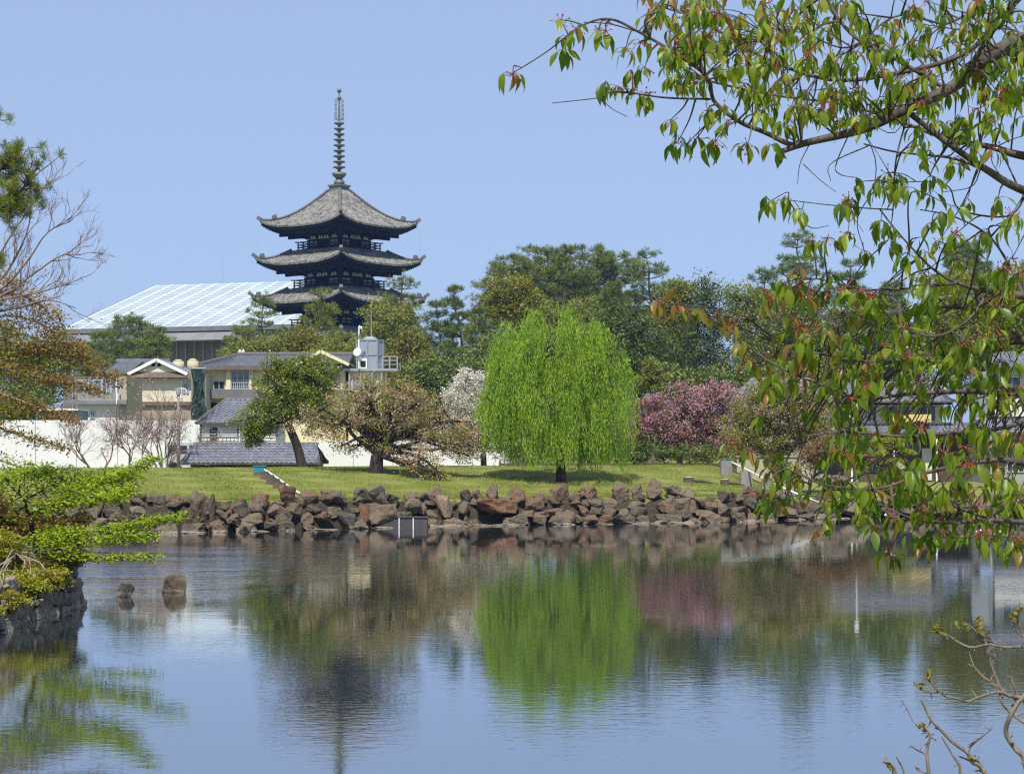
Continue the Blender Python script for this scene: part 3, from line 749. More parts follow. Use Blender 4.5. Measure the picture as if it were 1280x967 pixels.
m = MB(); m.slope((xl, 9, zl), (xl, -0.55, zl), (xg, -0.55, zr), (xg, 9, zr), 0.3, .04); m.slope((xr, -0.55, zl), (xr, 9, zl), (xg, 9, zr), (xg, -0.55, zr), 0.3, .04)
gr = m.build('roof', M['house_tile'], h.t)
m = MB(); m.beam((xl - .1, -0.59, zl - .12), (xg, -0.59, zr - .05), .07, .24); m.beam((xg, -0.59, zr - .05), (xr + .1, -0.59, zl - .12), .07, .24); m.build('barge_board', M['white_paint'], h.t)
m = MB(); m.slope((h.lx(160), -.62, h.lz(472)), (h.lx(246), -.62, h.lz(472)), (h.lx(238), -.3, h.lz(465)), (h.lx(166), -.3, h.lz(465)), .3, .03); m.build('pent_roof', M['brown_roof'], h.t)
m = MB(); m.slope((h.lx(118), -0.4, h.lz(466)), (h.lx(163), -0.4, h.lz(466)), (h.lx(196), 5.5, zr + .05), (h.lx(130), 5.5, zr + .05), .3, .05); m.box(h.lx(128), xg, 5.3, 5.8, zr - .1, zr + .3); m.build('roof', M['house_tile'], h.t)
m = MB(); m.tube([(h.lx(227), -0.12, h.lz(475)), (h.lx(227), -0.12, h.lz(501))], .06, 6); m.build('downpipe', M['white_paint'], h.t)
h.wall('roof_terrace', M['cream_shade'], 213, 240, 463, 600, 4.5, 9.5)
for px, py, dd, lb in ((223, 449, 155.5, 'squat yellowish roof tank left of the pair'), (241, 448, 157.5, 'yellowish roof tank next to the cream inn eave')):
    t = thing('roof_tank', lb, 'tank', (X(px, dd), dd, Z(463, 150)), 0, 'yellowish tanks on the flat roof')
    r = 7.2 / F * dd; hh = (Z(py, dd) - Z(463, 150))
    m = MB(); m.lathe([(r, 0), (r, hh * .45), (r * 1.04, hh * .5), (r, hh * .55), (r * .96, hh * .85)], 18); m.build('tank_body', M['tank_yellow'], t, True)
    m = MB(); m.lathe([(r * .97, hh * .85), (r * .5, hh * .97), (r * .2, hh), (.02, hh)], 18); m.build('lid', M['tank_yellow'], t, True)
# annex with windows
h = House('annex_building', 'low annex with a long band of blue-grey windows and a pale balcony fence', 'building', 125, 140)
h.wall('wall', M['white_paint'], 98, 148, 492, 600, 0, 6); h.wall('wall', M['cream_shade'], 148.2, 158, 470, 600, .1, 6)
h.wall('roof', M['grey_roof'], 84, 160, 500, 505, -.6, -.003); h.wall('wall', M['dark_conc'], 88, 148, 470, 491.9, 1.0, 6)
for k in range(5): h.window(90 + k * 11.5, 101 + k * 11.5, 474, 492, .96, 'glass', 1, 0)
m = MB()
for px in np.arange(100, 147, 1.6): m.box(h.lx(px), h.lx(px) + .06, -.56, -.51, h.lz(500), h.lz(490))
m.box(h.lx(99), h.lx(148), -.5, -.46, h.lz(499), h.lz(491)); m.build('balcony_fence', M['post_grey'], h.t)
m = MB(); m.tube([(h.lx(148), -.65, h.lz(505)), (h.lx(148), -.65, h.lz(473))], .05, 6); m.build('pole', M['white_paint'], h.t)
h.window(113, 119, 513, 523, -.02, 'glass', 1)
h = House('shed', 'small rusty orange shed with a white roof edge left of the annex', 'shed', 78, 133)
h.wall('wall', M['rust'], 55, 91, 513, 600, 0, 3); h.wall('door', M['teal'], 91.2, 98, 512, 560, -.02, 3, label='blue door panel'); h.wall('roof', M['white_paint'], 50, 99, 510.5, 512.9, -.4, 3.2)
n_ = thing('green_net', 'dark green safety net hanging between the cream inn and the gabled house', 'net', (X(245, 148), 149.2, Z(530, 148)))
xx, zz_ = np.meshgrid(np.linspace(-.5, .5, 9), np.linspace(0, 4.3, 14)); rr = np.random.default_rng(4)
yy = .15 * np.sin(xx * 9 + zz_ * 2) + rr.normal(size=xx.shape) * .06
V = np.stack([xx * (1 + .2 * np.sin(zz_ * 1.7)), yy, zz_], -1).reshape(-1, 3); ii_ = (np.arange(13)[:, None] * 9 + np.arange(8)).ravel()
np_obj('net_sheet', V, [np.stack([ii_, ii_ + 1, ii_ + 10, ii_ + 9], 1)], M['net'], n_)
m = MB(); m.tube([(-.55, .1, -3), (-.55, .1, 4.5)], .03, 5); m.tube([(.55, .1, -3), (.55, .1, 4.5)], .03, 5); m.tube([(-.55, .1, 4.35), (.55, .1, 4.35)], .03, 5); m.build('net_pole', M['steel'], n_)

# the white house with silver tiles, and the long gate roof below it
h = House('white_house', 'small white house with a silver-grey tiled roof and a balcony rail', 'house', 285, 121)
h.wall('wall', M['plaster'], 252, 345, 525, 600, 0, 5); h.window(262.5, 271.5, 534, 550, -.02, 'dark_glass', 0, 0, frame='black'); h.window(295, 304, 534, 546, -.02, 'dark_glass', 1)
h.wall('corner_board', M['old_wood'], 250.5, 252, 527, 575, -.05, .4)
m = MB()
for j in range(9): m.box(h.lx(252), h.lx(345), -.035, -.003, h.lz(530 + j * 4) - .03, h.lz(530 + j * 4))
m.build('clapboard', M['white_paint'], h.t)
m = MB(); m.slope((h.lx(246), -.42, h.lz(529)), (h.lx(350), -.42, h.lz(529)), (h.lx(345), 3.2, h.lz(498)), (h.lx(273), 3.2, h.lz(498)), .3, .08); m.slope((h.lx(350), 7, h.lz(529)), (h.lx(246), 7, h.lz(529)), (h.lx(273), 3.2, h.lz(498)), (h.lx(345), 3.2, h.lz(498)), .3, .08)
m.slope((h.lx(246), 7, h.lz(529)), (h.lx(246), -.42, h.lz(529)), (h.lx(273), 3.2, h.lz(498)), (h.lx(273), 3.199, h.lz(498)), .3, .08)
rf = m.build('roof', M['silver_tile'], h.t)
m = MB(); m.tube([(h.lx(273), 3.2, h.lz(497.5)), (h.lx(345), 3.2, h.lz(497.5))], .13, 6); m.tube([(h.lx(246), -.42, h.lz(528.5)), (h.lx(273), 3.2, h.lz(497.5))], .09, 6); m.build('ridge', M['ridge'], rf)
h.rail(252, 305, 546, 556, -.9, 12, 'dark_conc')
h.wall('balcony_floor', M['dark_conc'], 251, 306, 556, 558, -1.0, -.01)
m = MB(); m.tube([(h.lx(300), -.1, h.lz(530)), (h.lx(300), -.1, h.lz(556))], .04, 6); m.build('downpipe', M['white_paint'], h.t)
h = House('gatehouse', 'long low outbuilding with a dark wall under a silver-grey tiled roof', 'outbuilding', 315, 113)
h.wall('wall', M['old_wood'], 238, 398, 578, 606, 0, 3)
h.window(247, 266, 580, 586, -.02, 'black', 0, 0, frame='old_wood', name='opening'); h.window(275, 292, 580, 586, -.02, 'black', 0, 0, frame='old_wood', name='opening')
m = MB(); m.slope((h.lx(226), -.7, h.lz(579)), (h.lx(403), -.7, h.lz(579)), (h.lx(392), 1.7, h.lz(555)), (h.lx(237), 1.7, h.lz(555)), .29, .08)
m.slope((h.lx(403), 4, h.lz(579)), (h.lx(226), 4, h.lz(579)), (h.lx(237), 1.7, h.lz(555)), (h.lx(392), 1.7, h.lz(555)), .29, .08); rf = m.build('roof', M['silver_tile'], h.t)
m = MB(); m.tube([(h.lx(236), 1.7, h.lz(554.5)), (h.lx(393), 1.7, h.lz(554.5))], .12, 6); m.build('ridge', M['ridge'], rf)

# white hoarding behind the lawn
def hoarding(label, xa, xb, yt, D, skip=()):
    x0, x1 = X(xa, D), X(xb, D); xm = (x0 + x1) / 2; z0 = tz(xm, D); hh = Z(yt, D) - z0
    t = thing('hoarding', label, 'hoarding', (xm, D, z0), 0, 'white site hoarding')
    n = max(2, int(round((x1 - x0) / 2.7))); w = (x1 - x0) / n; rng = np.random.default_rng(int(xa) + 999)
    for k in range(n):
        m = MB(); a = x0 - xm + k * w; xs = np.linspace(a + .015, a + w - .015, 25); ph = np.arange(25) % 4
        yy = np.where(ph < 2, 0, .007) + rng.normal() * .004
        V = np.concatenate([np.stack([xs, yy, np.full(25, -.5)], 1), np.stack([xs, yy, np.full(25, hh)], 1), np.stack([xs, yy + .04, np.full(25, hh)], 1), np.stack([xs, yy + .04, np.full(25, -.5)], 1)])
        i = np.arange(24); m.add(V, [np.concatenate([np.stack([r * 25 + i, r * 25 + i + 1, (r + 1) * 25 + i + 1, (r + 1) * 25 + i], 1) for r in range(3)])]); m.build('panel', M['fence_white'], t)
    for k in range(n + 1):
        m = MB(); m.tube([(x0 - xm + k * w, .12, -.5), (x0 - xm + k * w, .12, hh)], .03, 6); m.build('fence_post', M['steel'], t)
hoarding('white corrugated hoarding behind the bare pink trees and the utility pole', -110, 250, 525, 130)
hoarding('white corrugated hoarding behind the leaning evergreen and brownish cherry', 392, 640, 551, 127)
m = thing('parked_van', 'small grey van with dark windows parked behind the utility pole', 'van', ground_at(238, 122))
def vbox(name, pts, a, b, mat): q = MB(); q.prism(pts, 1, a, b); return q.build(name, mat, m)
vbox('body', [(-1.5, .3), (1.5, .3), (1.55, 1.0), (1.15, 1.15), (.7, 1.75), (-1.45, 1.8), (-1.55, 1.0)], -.7, .7, M['alu'])
vbox('window', [(-1.3, 1.1), (-.1, 1.1), (-.1, 1.6), (-1.3, 1.6)], -.72, -.703, M['dark_glass']); vbox('windscreen', [(.05, 1.1), (1.0, 1.12), (.66, 1.62), (.05, 1.62)], -.72, -.703, M['dark_glass'])
for x in (-.95, .95):
    for y in (-.62, .62):
        q = MB(); q.lathe([(.28, -.09), (.3, 0), (.28, .09)], 16); w_ = q.build('wheel', M['black'], m, True); w_.location = (x, y, .3); w_.rotation_euler = (R(90), 0, 0)
# utility pole
g = ground_at(223, 111.2)
t = thing('utility_pole', 'grey concrete utility pole rising in front of the white hoarding', 'pole', g)
hp = Z(492, 111.2) - g[2]
m = MB(); m.lathe([(.11, -.3), (.095, hp * .5), (.08, hp), (.02, hp + .02)], 10); m.build('shaft', M['pole'], t, True)
m = MB(); m.lathe([(.14, hp - .05), (.15, hp + .1), (.14, hp + .3), (.05, hp + .35)], 12); m.box(-.1, .6, -.04, .04, hp + .02, hp + .08); m.build('transformer', M['steel'], t)
m = MB(); m.tube(smooth([(.15, 0, hp + .3), (.42, 0, hp + .25), (.45, 0, hp - .1), (.1, 0, hp - .25)], 14), .035, 6); m.build('cable', M['white_pipe'], t)

# houses on the far right
h = House('tiled_house', 'old two-storey house with silver tiled roofs and cream walls behind the pruned pine', 'house', 1110, 128)
h.wall('wall', M['cream_pale'], 1030, 1180, 500, 532, .5, 7); h.wall('wall', M['old_wood'], 1055, 1225, 540, 606, 0, 7)
m = MB(); m.slope((h.lx(1008), -.8, h.lz(502)), (h.lx(1190), -.8, h.lz(502)), (h.lx(1175), 3, h.lz(478)), (h.lx(1028), 3, h.lz(478)), .3, .06); m.slope((h.lx(1190), 7, h.lz(502)), (h.lx(1008), 7, h.lz(502)), (h.lx(1028), 3, h.lz(478)), (h.lx(1175), 3, h.lz(478)), .3, .06)
r_ = m.build('roof', M['silver_tile'], h.t); m = MB(); m.tube([(h.lx(1026), 3, h.lz(477)), (h.lx(1177), 3, h.lz(477))], .14, 6); m.build('ridge', M['ridge'], r_)
m = MB(); m.slope((h.lx(1046), -1.4, h.lz(541)), (h.lx(1230), -1.4, h.lz(541)), (h.lx(1216), 1, h.lz(528)), (h.lx(1060), 1, h.lz(528)), .3, .06); r_ = m.build('roof', M['silver_tile'], h.t)
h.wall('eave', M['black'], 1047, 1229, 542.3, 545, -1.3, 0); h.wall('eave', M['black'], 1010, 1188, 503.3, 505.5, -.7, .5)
for xa, xb in ((1085, 1098), (1108, 1140), (1150, 1172)): h.window(xa, xb, 506, 527, .48, 'dark_glass', 1)
for xa, xb in ((1070, 1100), (1120, 1150)): h.window(xa, xb, 552, 590, -.02, 'dark_glass', 2, 1, frame='old_wood')
h.wall('wall_panel', M['yellow_wall'], 1112, 1160, 518, 527.5, -1.0, .3, label='warm yellow strip above the lower roof')
for px in (1060, 1112, 1165, 1218): h.wall('post', M['white_paint'], px, px + 2, 545, 602, -1.2, -1.1)
h.wall('wall_panel', M['plaster'], 1152, 1164, 560, 600, -.2, -.003)
h = House('corner_house', 'white-walled house with a silver tiled roof at the right end of the row', 'house', 1275, 122)
h.wall('wall', M['plaster'], 1243, 1340, 462, 520, .4, 6); h.wall('wall', M['concrete'], 1238, 1340, 538, 612, 0, 6)
m = MB(); m.slope((h.lx(1235), -.7, h.lz(461)), (h.lx(1350), -.7, h.lz(461)), (h.lx(1345), 3, h.lz(437)), (h.lx(1250), 3, h.lz(437)), .3, .06); m.slope((h.lx(1350), 6.7, h.lz(461)), (h.lx(1235), 6.7, h.lz(461)), (h.lx(1250), 3, h.lz(437)), (h.lx(1345), 3, h.lz(437)), .3, .06); m.build('roof', M['silver_tile'], h.t)
m = MB(); m.slope((h.lx(1232), -1.3, h.lz(541)), (h.lx(1350), -1.3, h.lz(541)), (h.lx(1345), .8, h.lz(522)), (h.lx(1250), .8, h.lz(522)), .3, .06); m.build('roof', M['silver_tile'], h.t)
h.window(1255, 1278, 470, 495, .38, 'dark_glass', 1, 1); h.wall('corner_board', M['old_wood'], 1243, 1245, 463, 520, .33, .41); h.window(1258, 1280, 560, 590, -.02, 'dark_glass', 2)
h = House('back_house', 'big plain tiled roof half hidden behind the mixed cherry trees', 'house', 985, 142)
h.wall('wall', M['cream_shade'], 930, 1030, 502, 600, 0, 7)
m = MB(); m.slope((h.lx(920), -1, h.lz(504)), (h.lx(1042), -1, h.lz(504)), (h.lx(1020), 3.5, h.lz(470)), (h.lx(948), 3.5, h.lz(470)), .3, .06); m.slope((h.lx(1042), 8, h.lz(504)), (h.lx(920), 8, h.lz(504)), (h.lx(948), 3.5, h.lz(470)), (h.lx(1020), 3.5, h.lz(470)), .3, .06)
m.slope((h.lx(1042), -1, h.lz(504)), (h.lx(1042), 8, h.lz(504)), (h.lx(1020), 3.501, h.lz(470)), (h.lx(1020), 3.5, h.lz(470)), .3, .06); m.slope((h.lx(920), 8, h.lz(504)), (h.lx(920), -1, h.lz(504)), (h.lx(948), 3.5, h.lz(470)), (h.lx(948), 3.499, h.lz(470)), .3, .06); m.build('roof', M['silver_tile'], h.t)
# low garden wall, low dark fence, street lamp
g = ground_at(968, 118); t = thing('garden_wall', 'low pale beige garden wall under the mixed cherry trees', 'wall', g)
m = MB(); m.box(-2.3, 2.3, 0, .2, -.3, Z(571, 118) - g[2]); m.build('wall', M['cream_shade'], t); m = MB(); m.box(-2.4, 2.4, -.08, .28, Z(571, 118) - g[2], Z(569.5, 118) - g[2]); m.build('coping', M['concrete'], t)
D_ = 111.0
for lb, xa, xb in (('low dark slatted fence along the lawn crest under the pink cherry', 625, 915), ):
    xm = (xa + xb) / 2; g = ground_at(xm, D_); t = thing('low_fence', lb, 'fence', g)
    for z in (.1, .35):
        m = MB(); m.box(X(xa, D_) - g[0], X(xb, D_) - g[0], -.03, .03, z, z + .14); m.build('rail', M['old_wood'], t)
    for x in np.linspace(X(xa, D_) - g[0], X(xb, D_) - g[0], 12):
        m = MB(); m.box(x - .06, x + .06, .032, .14, -.4, .6); m.build('fence_post', M['old_wood'], t)
g = ground_at(1071, 118); t = thing('lamp_post', 'white-headed lamp post half hidden by the cherry leaves', 'lamp post', g)
hl = Z(478, 118) - g[2]
m = MB(); m.lathe([(.09, -.2), (.07, .5), (.05, hl), (.02, hl + .02)], 10); m.build('shaft', M['post_grey'], t, True)
m = MB(); m.lathe([(.08, hl), (.15, hl + .1), (.15, hl + .4), (.1, hl + .5), (.03, hl + .53)], 12); m.build('lamp_head', M['white_paint'], t, True)
# ---------------------------------------------------------------- boulders of the far bank
import bmesh
def rock_mesh(seed, flat=1.0, taper=0.0, npts=15, rough=0.10):
    r = np.random.default_rng(seed); bm = bmesh.new()
    for _ in range(npts):
        d = unit(r.normal(size=3)); d = np.sign(d) * np.abs(d) ** 0.62; d = d / np.max(np.abs(d)) * r.uniform(.75, 1)
        s = 1 - taper * max(0, d[2]); bm.verts.new((d[0] * s, d[1] * s, d[2] * flat))
    res = bmesh.ops.convex_hull(bm, input=bm.verts)
    bmesh.ops.delete(bm, geom=[v for v in bm.verts if not v.link_faces], context='VERTS')
    bmesh.ops.bevel(bm, geom=bm.edges[:], offset=0.07, segments=1, affect='EDGES', clamp_overlap=True)
    bmesh.ops.triangulate(bm, faces=bm.faces[:])
    for _ in range(3):
        es = [e for e in bm.edges if e.calc_length() > 0.24]
        if es: bmesh.ops.subdivide_edges(bm, edges=es, cuts=1)
        bmesh.ops.triangulate(bm, faces=[f for f in bm.faces if len(f.verts) > 3])
    o = Vector(r.uniform(-50, 50, 3))
    bm.normal_update()
    for v in bm.verts:
        n = mnoise.fractal(v.co * 1.7 + o, 1.0, 2.0, 4) * rough + abs(mnoise.noise(v.co * 3.1 + o)) * -rough * 0.8
        v.co += v.normal * n
    me = bpy.data.meshes.new('boulder'); bm.to_mesh(me); bm.free()
    return me
stone_stops = [(0.0, (0.075, 0.062, 0.045)), (0.25, (0.135, 0.108, 0.075)), (0.45, (0.175, 0.130, 0.084)), (0.62, (0.165, 0.095, 0.055)), (0.8, (0.19, 0.154, 0.106)), (1.0, (0.24, 0.20, 0.142))]
M_rock = rock_mat('boulder_stone', stone_stops, 0.25)
M_rust = rock_mat('rusty_stone', [(0.0, (0.15, 0.075, 0.045)), (0.5, (0.20, 0.095, 0.05)), (1.0, (0.18, 0.11, 0.075))], 0.1)
M_tan = rock_mat('tan_stone', [(0.0, (0.24, 0.17, 0.11)), (1.0, (0.30, 0.22, 0.15))], 0.0)
M_darkrock = rock_mat('wet_dark_stone', [(0.0, (0.05, 0.048, 0.045)), (1.0, (0.13, 0.11, 0.09))], 0.5)
for m_ in (M_rock, M_rust, M_tan, M_darkrock): pass
RM = [rock_mesh(100 + k, r_, t_) for k, (r_, t_) in enumerate([(.8, .1), (.75, .2), (.9, .3), (1.0, .35), (.7, .0), (.85, .1), (.95, .25), (.65, .1), (.8, .4), (.9, .0), (.75, .15), (1, .2)])]
for me in RM: me.materials.append(M_rock)
TALL = [rock_mesh(300 + k, 1.25, t_, 13) for k, t_ in enumerate((.35, .55, .2, .75))]
for me in TALL: me.materials.append(M_rock)
BLOCK = rock_mesh(400, 1.0, 0.05, 24, 0.05); BLOCK.materials.append(M_rock)
GROUP = 'boulders of the far stone bank'
LB_BASE = 'rough brown-grey boulder packed in the stone bank along the far shore'
def boulder(me, x, y, z, s, rz, tilt=(0, 0), label=LB_BASE, group=GROUP, name='boulder', cat='boulder', mat=None):
    o = bpy.data.objects.new(name, me); COL.objects.link(o)
    o.location = (x, y, z); o.scale = s if hasattr(s, '__len__') else (s, s, s); o.rotation_euler = (tilt[0], tilt[1], rz)
    if mat:
        o.material_slots[0].link = 'OBJECT'; o.material_slots[0].material = mat
    return tag(o, label, cat, group)
rg = np.random.default_rng(77)
def place_px(px, py_top, py_bot, wpx, off, me, label, mat=None, rz=0.3, dscale=0.8, tilt=(0, 0), hs=1.0):
    """a named stone: its outline in the picture, standing 'off' metres behind the water's edge"""
    D = 83.0
    for _ in range(6): D = float(shore(X(px, D))) + off
    z0, z1 = Z(py_bot, D), Z(py_top, D); w = wpx / F * D
    zs = [v.co.z for v in me.vertices]; hh = (z1 - z0) / (max(zs) - min(zs))
    boulder(me, X(px, D), D, z0 - min(zs) * hh, (w / 2 / .92, w / 2 * dscale, hh), rz, tilt, label, None, mat=mat)
named = [
    (249, 612, 655, 32, .35, TALL[2], 'tall upright brown-grey boulder standing tallest in the left stretch of bank', None),
    (264, 616, 652, 12, .4, TALL[0], 'narrow upright stone slab leaning against the tall boulder of the left bank', None),
    (325, 616, 634, 24, .9, RM[0], 'rusty orange rounded boulder on top of the bank left of the white stair rail', M_rust),
    (359, 610, 632, 22, .9, TALL[1], 'pointed grey boulder at the foot of the left white rail', None),
    (289, 632, 654, 16, .45, RM[6], 'square reddish boulder halfway up the left bank', M_rust),
    (435, 640, 663, 27, .05, BLOCK, 'dark squared block standing in the water left of the sluice plate', M_darkrock),
    (453, 628, 659, 20, .3, TALL[3], 'orange-brown leaning boulder just left of the dark sluice plate', M_rust),
    (554, 618, 648, 22, .35, BLOCK, 'tan squared stone pillar standing upright right of the sluice plate', M_tan),
    (645, 607, 632, 30, .8, TALL[3], 'large pointed grey boulder on top of the bank left of the willow', None),
    (583, 611, 628, 18, .8, RM[9], 'dark block boulder on the bank top above the tan stone pillar', M_darkrock),
    (701, 604, 632, 34, .7, RM[1], 'big rounded brown boulder under the willow trunk', None),
    (622, 622, 648, 56, .35, RM[4], 'long reddish-brown slab boulder in the middle of the bank', M_rust),
    (774, 603, 630, 24, .8, TALL[2], 'squarish grey-brown upright boulder first of the standing stones right of the willow', None),
    (795, 604, 626, 18, .9, TALL[0], 'slim grey standing stone between two bigger ones right of the willow', None),
    (817, 597, 624, 22, .9, TALL[3], 'sharp pointed grey standing stone, highest tip right of the willow', None),
    (841, 606, 622, 26, .9, RM[4], 'flat-topped tan boulder right of the sharp pointed stone', M_tan),
    (835, 621, 648, 34, .25, TALL[1], 'grey wedge boulder at the water below the flat-topped tan stone', None),
    (940, 614, 628, 15, .7, RM[3], 'rusty orange block boulder at the foot of the right stone posts', M_rust),
    (905, 613, 630, 20, .8, RM[2], 'brown-grey boulder under the tree stumps near the right rail', None),
    (1044, 593, 622, 32, 2.0, RM[5], 'large round grey boulder standing behind the right end of the rail', None),
    (480, 628, 656, 48, .3, RM[7], 'broad grey-brown boulder above the sluice plate', None),
]
for a in named: place_px(*a[:7], mat=a[7], rz=float(rg.uniform(-.4, .4)))
nx_ = [(X(a[0], 84), a[4], a[3] / F * 84) for a in named]
def clash(x, off, s): return any(abs(x - n[0]) < (n[2] / 2 + s * .3) and abs(off - n[1]) < .35 for n in nx_)
def tier(x0, x1, step, off, zc, s0, s1, tall=0.0):
    x = x0
    while x < x1:
        s = rg.uniform(s0, s1); xx = x + rg.normal() * .1; o = off + rg.normal() * .1
        if not clash(xx, o, s):
            me = TALL[rg.integers(4)] if rg.random() < tall else RM[rg.integers(len(RM))]
            sx = s * rg.uniform(.9, 1.35)
            boulder(me, xx, float(shore(xx)) + o, zc(xx) + rg.normal() * .07, (sx, s * rg.uniform(.8, 1.1), s * rg.uniform(.7, 1.1)), rg.uniform(0, 6.28), (rg.normal() * .22, rg.normal() * .22))
        x += step * rg.uniform(.75, 1.3) * (s / ((s0 + s1) / 2))
bf = lambda x: 1 - .40 * float(sst(10.5, 15.5, x))
tier(-20, 15, .70, -.15, lambda x: .10, .31, .50)
tier(-20, 15, .66, .14, lambda x: .45 * bf(x), .32, .50)
tier(-20, 14, .64, .44, lambda x: .82 * bf(x), .31, .48)
tier(-20, 13, .74, .84, lambda x: (1.2 if x > -5 else 1.32) * bf(x), .32, .52, .3)
tier(15, 42, 1.15, 0.0, lambda x: .25, .5, .85); tier(15, 42, 1.3, .55, lambda x: .75, .5, .8)
for k in range(96):   # small stones wedged into the gaps
    x = rg.uniform(-19, 14); o = rg.uniform(.05, .95); s = rg.uniform(.17, .3)
    boulder(RM[rg.integers(12)], x, float(shore(x)) + o, max(.1, tz(x, float(shore(x)) + o)) + .05, (s * rg.uniform(1, 1.5), s, s), rg.uniform(0, 6.28), (rg.normal() * .3, rg.normal() * .3), label='small brown-grey stone wedged between the boulders of the far bank', group='small stones of the far stone bank', name='small_stone', cat='stone')
for k in range(30):
    x = rg.uniform(-17, 16)
    boulder(RM[rg.integers(12)], x, float(shore(x)) - rg.uniform(.4, .75), -.02, (rg.uniform(.3, .65), rg.uniform(.25, .4), .1), rg.uniform(-.3, .3), label='flat pale stone lying at the waterline of the far bank', group='flat stones at the waterline', name='flat_stone', cat='stone', mat=None)
# two rocks standing in the open water
for px, yb, yt, w, me, lb, rz, dk in ((158, 745, 728, 23, RM[2], 'small dark rock sticking out of the open water', 0.9, M_darkrock), (218, 740, 715.5, 31, BLOCK, 'larger brown squared rock standing in the open water', 0.5, None)):
    D = H * F / (yb - Y0); zs = [v.co.z for v in me.vertices]; k = (Z(yt, D) + .25) / (max(zs) - min(zs)); ww = w / F * D / 2
    boulder(me, X(px, D), D, -.25 - min(zs) * k, (ww * .98, ww * .9, k), rz, (.06, .14), lb, None, 'water_rock', 'rock', dk)
# sluice plate
D = float(shore(X(503, 82))) - .75; g = np.array([X(503, D), D, 0])
t = thing('sluice_gate', 'dark rectangular sluice box with two pale stripes standing in the water', 'sluice', g)
wv, hv = 62 / F * D / 2, .42
m = MB(); m.box(-wv, wv, 0, .9, -.8, hv); m.build('plate', M['gate_plate'], t)
for x in (-.14, .46): m = MB(); m.box(x - .022, x + .022, -.03, -.003, -.8, hv + .01); m.build('guide_rail', M['white_pipe'], t)
m = MB(); m.box(-wv - .04, wv + .04, -.04, .94, hv + .003, hv + .03); m.build('rim', M['gate_plate'], t)
# stepped stone walls with a white rail running down to the water
M['brown_stone'] = plain('brown_stone', (.12, .09, .07), .9, .4, 3, .5)
def stair_wall(label, pts, cap, posts, nm, lift):
    q3 = [on_ground(p[0], p[1], 60, lift) for p in pts]; o = q3[0].copy(); o[2] = tz(o[0], o[1]); og = o
    t = thing('stair_rail', label, 'rail', o)
    m = MB(); m.tube(smooth(np.array(q3) - og, 12), .045, 8); m.build('rail', M['white_pipe'], t, True)
    c = on_ground(cap[0], cap[1], 60, .05) - og; w, hh = cap[2], cap[3]
    m = MB(); m.box(c[0] - w, c[0] + w, c[1] - .3, c[1] + .4, c[2] - .1, c[2] + hh); m.box(c[0] - w - .03, c[0] + w + .03, c[1] - .33, c[1] + .43, c[2] + hh + .003, c[2] + hh + .05); m.build('cap', M['teal'], t)
    for px, yt, yb, w in posts:
        b = on_ground(px, yb); D = b[1]; a = P(px, yt, D) - og; b = b - og; w = w / F * D / 2
        m = MB(); r = np.random.default_rng(int(px)); dz = r.uniform(-.05, .05, 4)
        m.prism([(a[0] - w * .85, a[2] + dz[0]), (a[0] + w * .8, a[2] + dz[1]), (b[0] + w * 1.1, b[2] - .5), (b[0] - w * 1.1, b[2] - .5)], 1, a[1] - .12, a[1] + .4); m.build(nm, M['stone_post' if nm == 'stone_post' else 'brown_stone'], t)
stair_wall('white sloping rail with a teal cover on a stepped stone wall left of the cherry', [(331, 587), (345, 596), (366, 611), (380, 619)], (325, 588, .27, .2),
           [(326, 589, 594, 20), (334, 593, 600, 18), (341, 598, 606, 18), (349, 603, 611, 17), (357, 608, 616, 16)], 'stone_step', .12)
stair_wall('white sloping rail with a teal cover on four grey stone posts at the right', [(914, 577), (985, 612), (1052, 639)], (908, 577, .3, .14),
           [(908, 576, 594, 15), (933, 587, 607, 16), (960, 598, 620, 17), (986, 610, 634, 18)], 'stone_post', .75)
# short grass blades on the lawn of the far bank
def grass():
    rng = np.random.default_rng(8); n = 130000
    x = rng.uniform(-20, 15, n); d = .9 + 21 * rng.random(n) ** 1.25; y = shore(x) + d; z = terrain(x, y); k = z > .75; x, y, z = x[k], y[k], z[k]; n = len(x)
    c = np.stack([x, y, z + .025], 1); dr = rng.normal(size=(n, 3)) * [.5, .5, .2] + [0, 0, 1]
    cl = .5 + .5 * np.sin(x * .9 + np.sin(y * .7) * 2) * np.sin(y * 1.1 + x * .3)
    l = rng.uniform(.035, .075, n) * (.75 + .6 * cl); V, f = leaf_quads(c, dr, rand_dirs(rng, n), l, l * .35, rng)
    o = np_obj('grass', V, [f], leaf_mat('grass_blades', [(.115, .16, .022), (.185, .22, .035), (.30, .29, .09)], .3, .7, .35, .1)); tag(o, 'short lawn grass of the far bank', 'grass', kind='stuff')
grass()
# tree stumps on the lawn
for px, py, s, lb in ((861, 599, .24, 'pale cut tree stump on the lawn, the nearer to the willow'), (906, 603.5, .2, 'pale cut tree stump on the lawn beside the stone posts')):
    D = 89.
    for _ in range(30):
        if Z(py, D) > tz(X(px, D), D): D += .25
    g = ground_at(px, D); t = thing('tree_stump', lb, 'stump', g)
    m = MB(); m.lathe([(s * 1.5, -.1), (s * 1.15, .08), (s, .25)], 11); m.build('stump_bark', bark_mat('stump_bark', (.05, .04, .03), (.14, .11, .08)), t)
    m = MB(); m.lathe([(s * .93, .252), (s * .9, .27), (.02, .275)], 11); m.build('cut_face', M['wood_cut'], t)
    m = MB(); m.tube([(s * .8, 0, .08), (s * 3, -.2, .04), (s * 5, -.3, -.05)], [s * .4, s * .3, s * .1], 6); m.build('root', bark_mat('root_bark', (.05, .035, .025), (.12, .09, .065)), t)

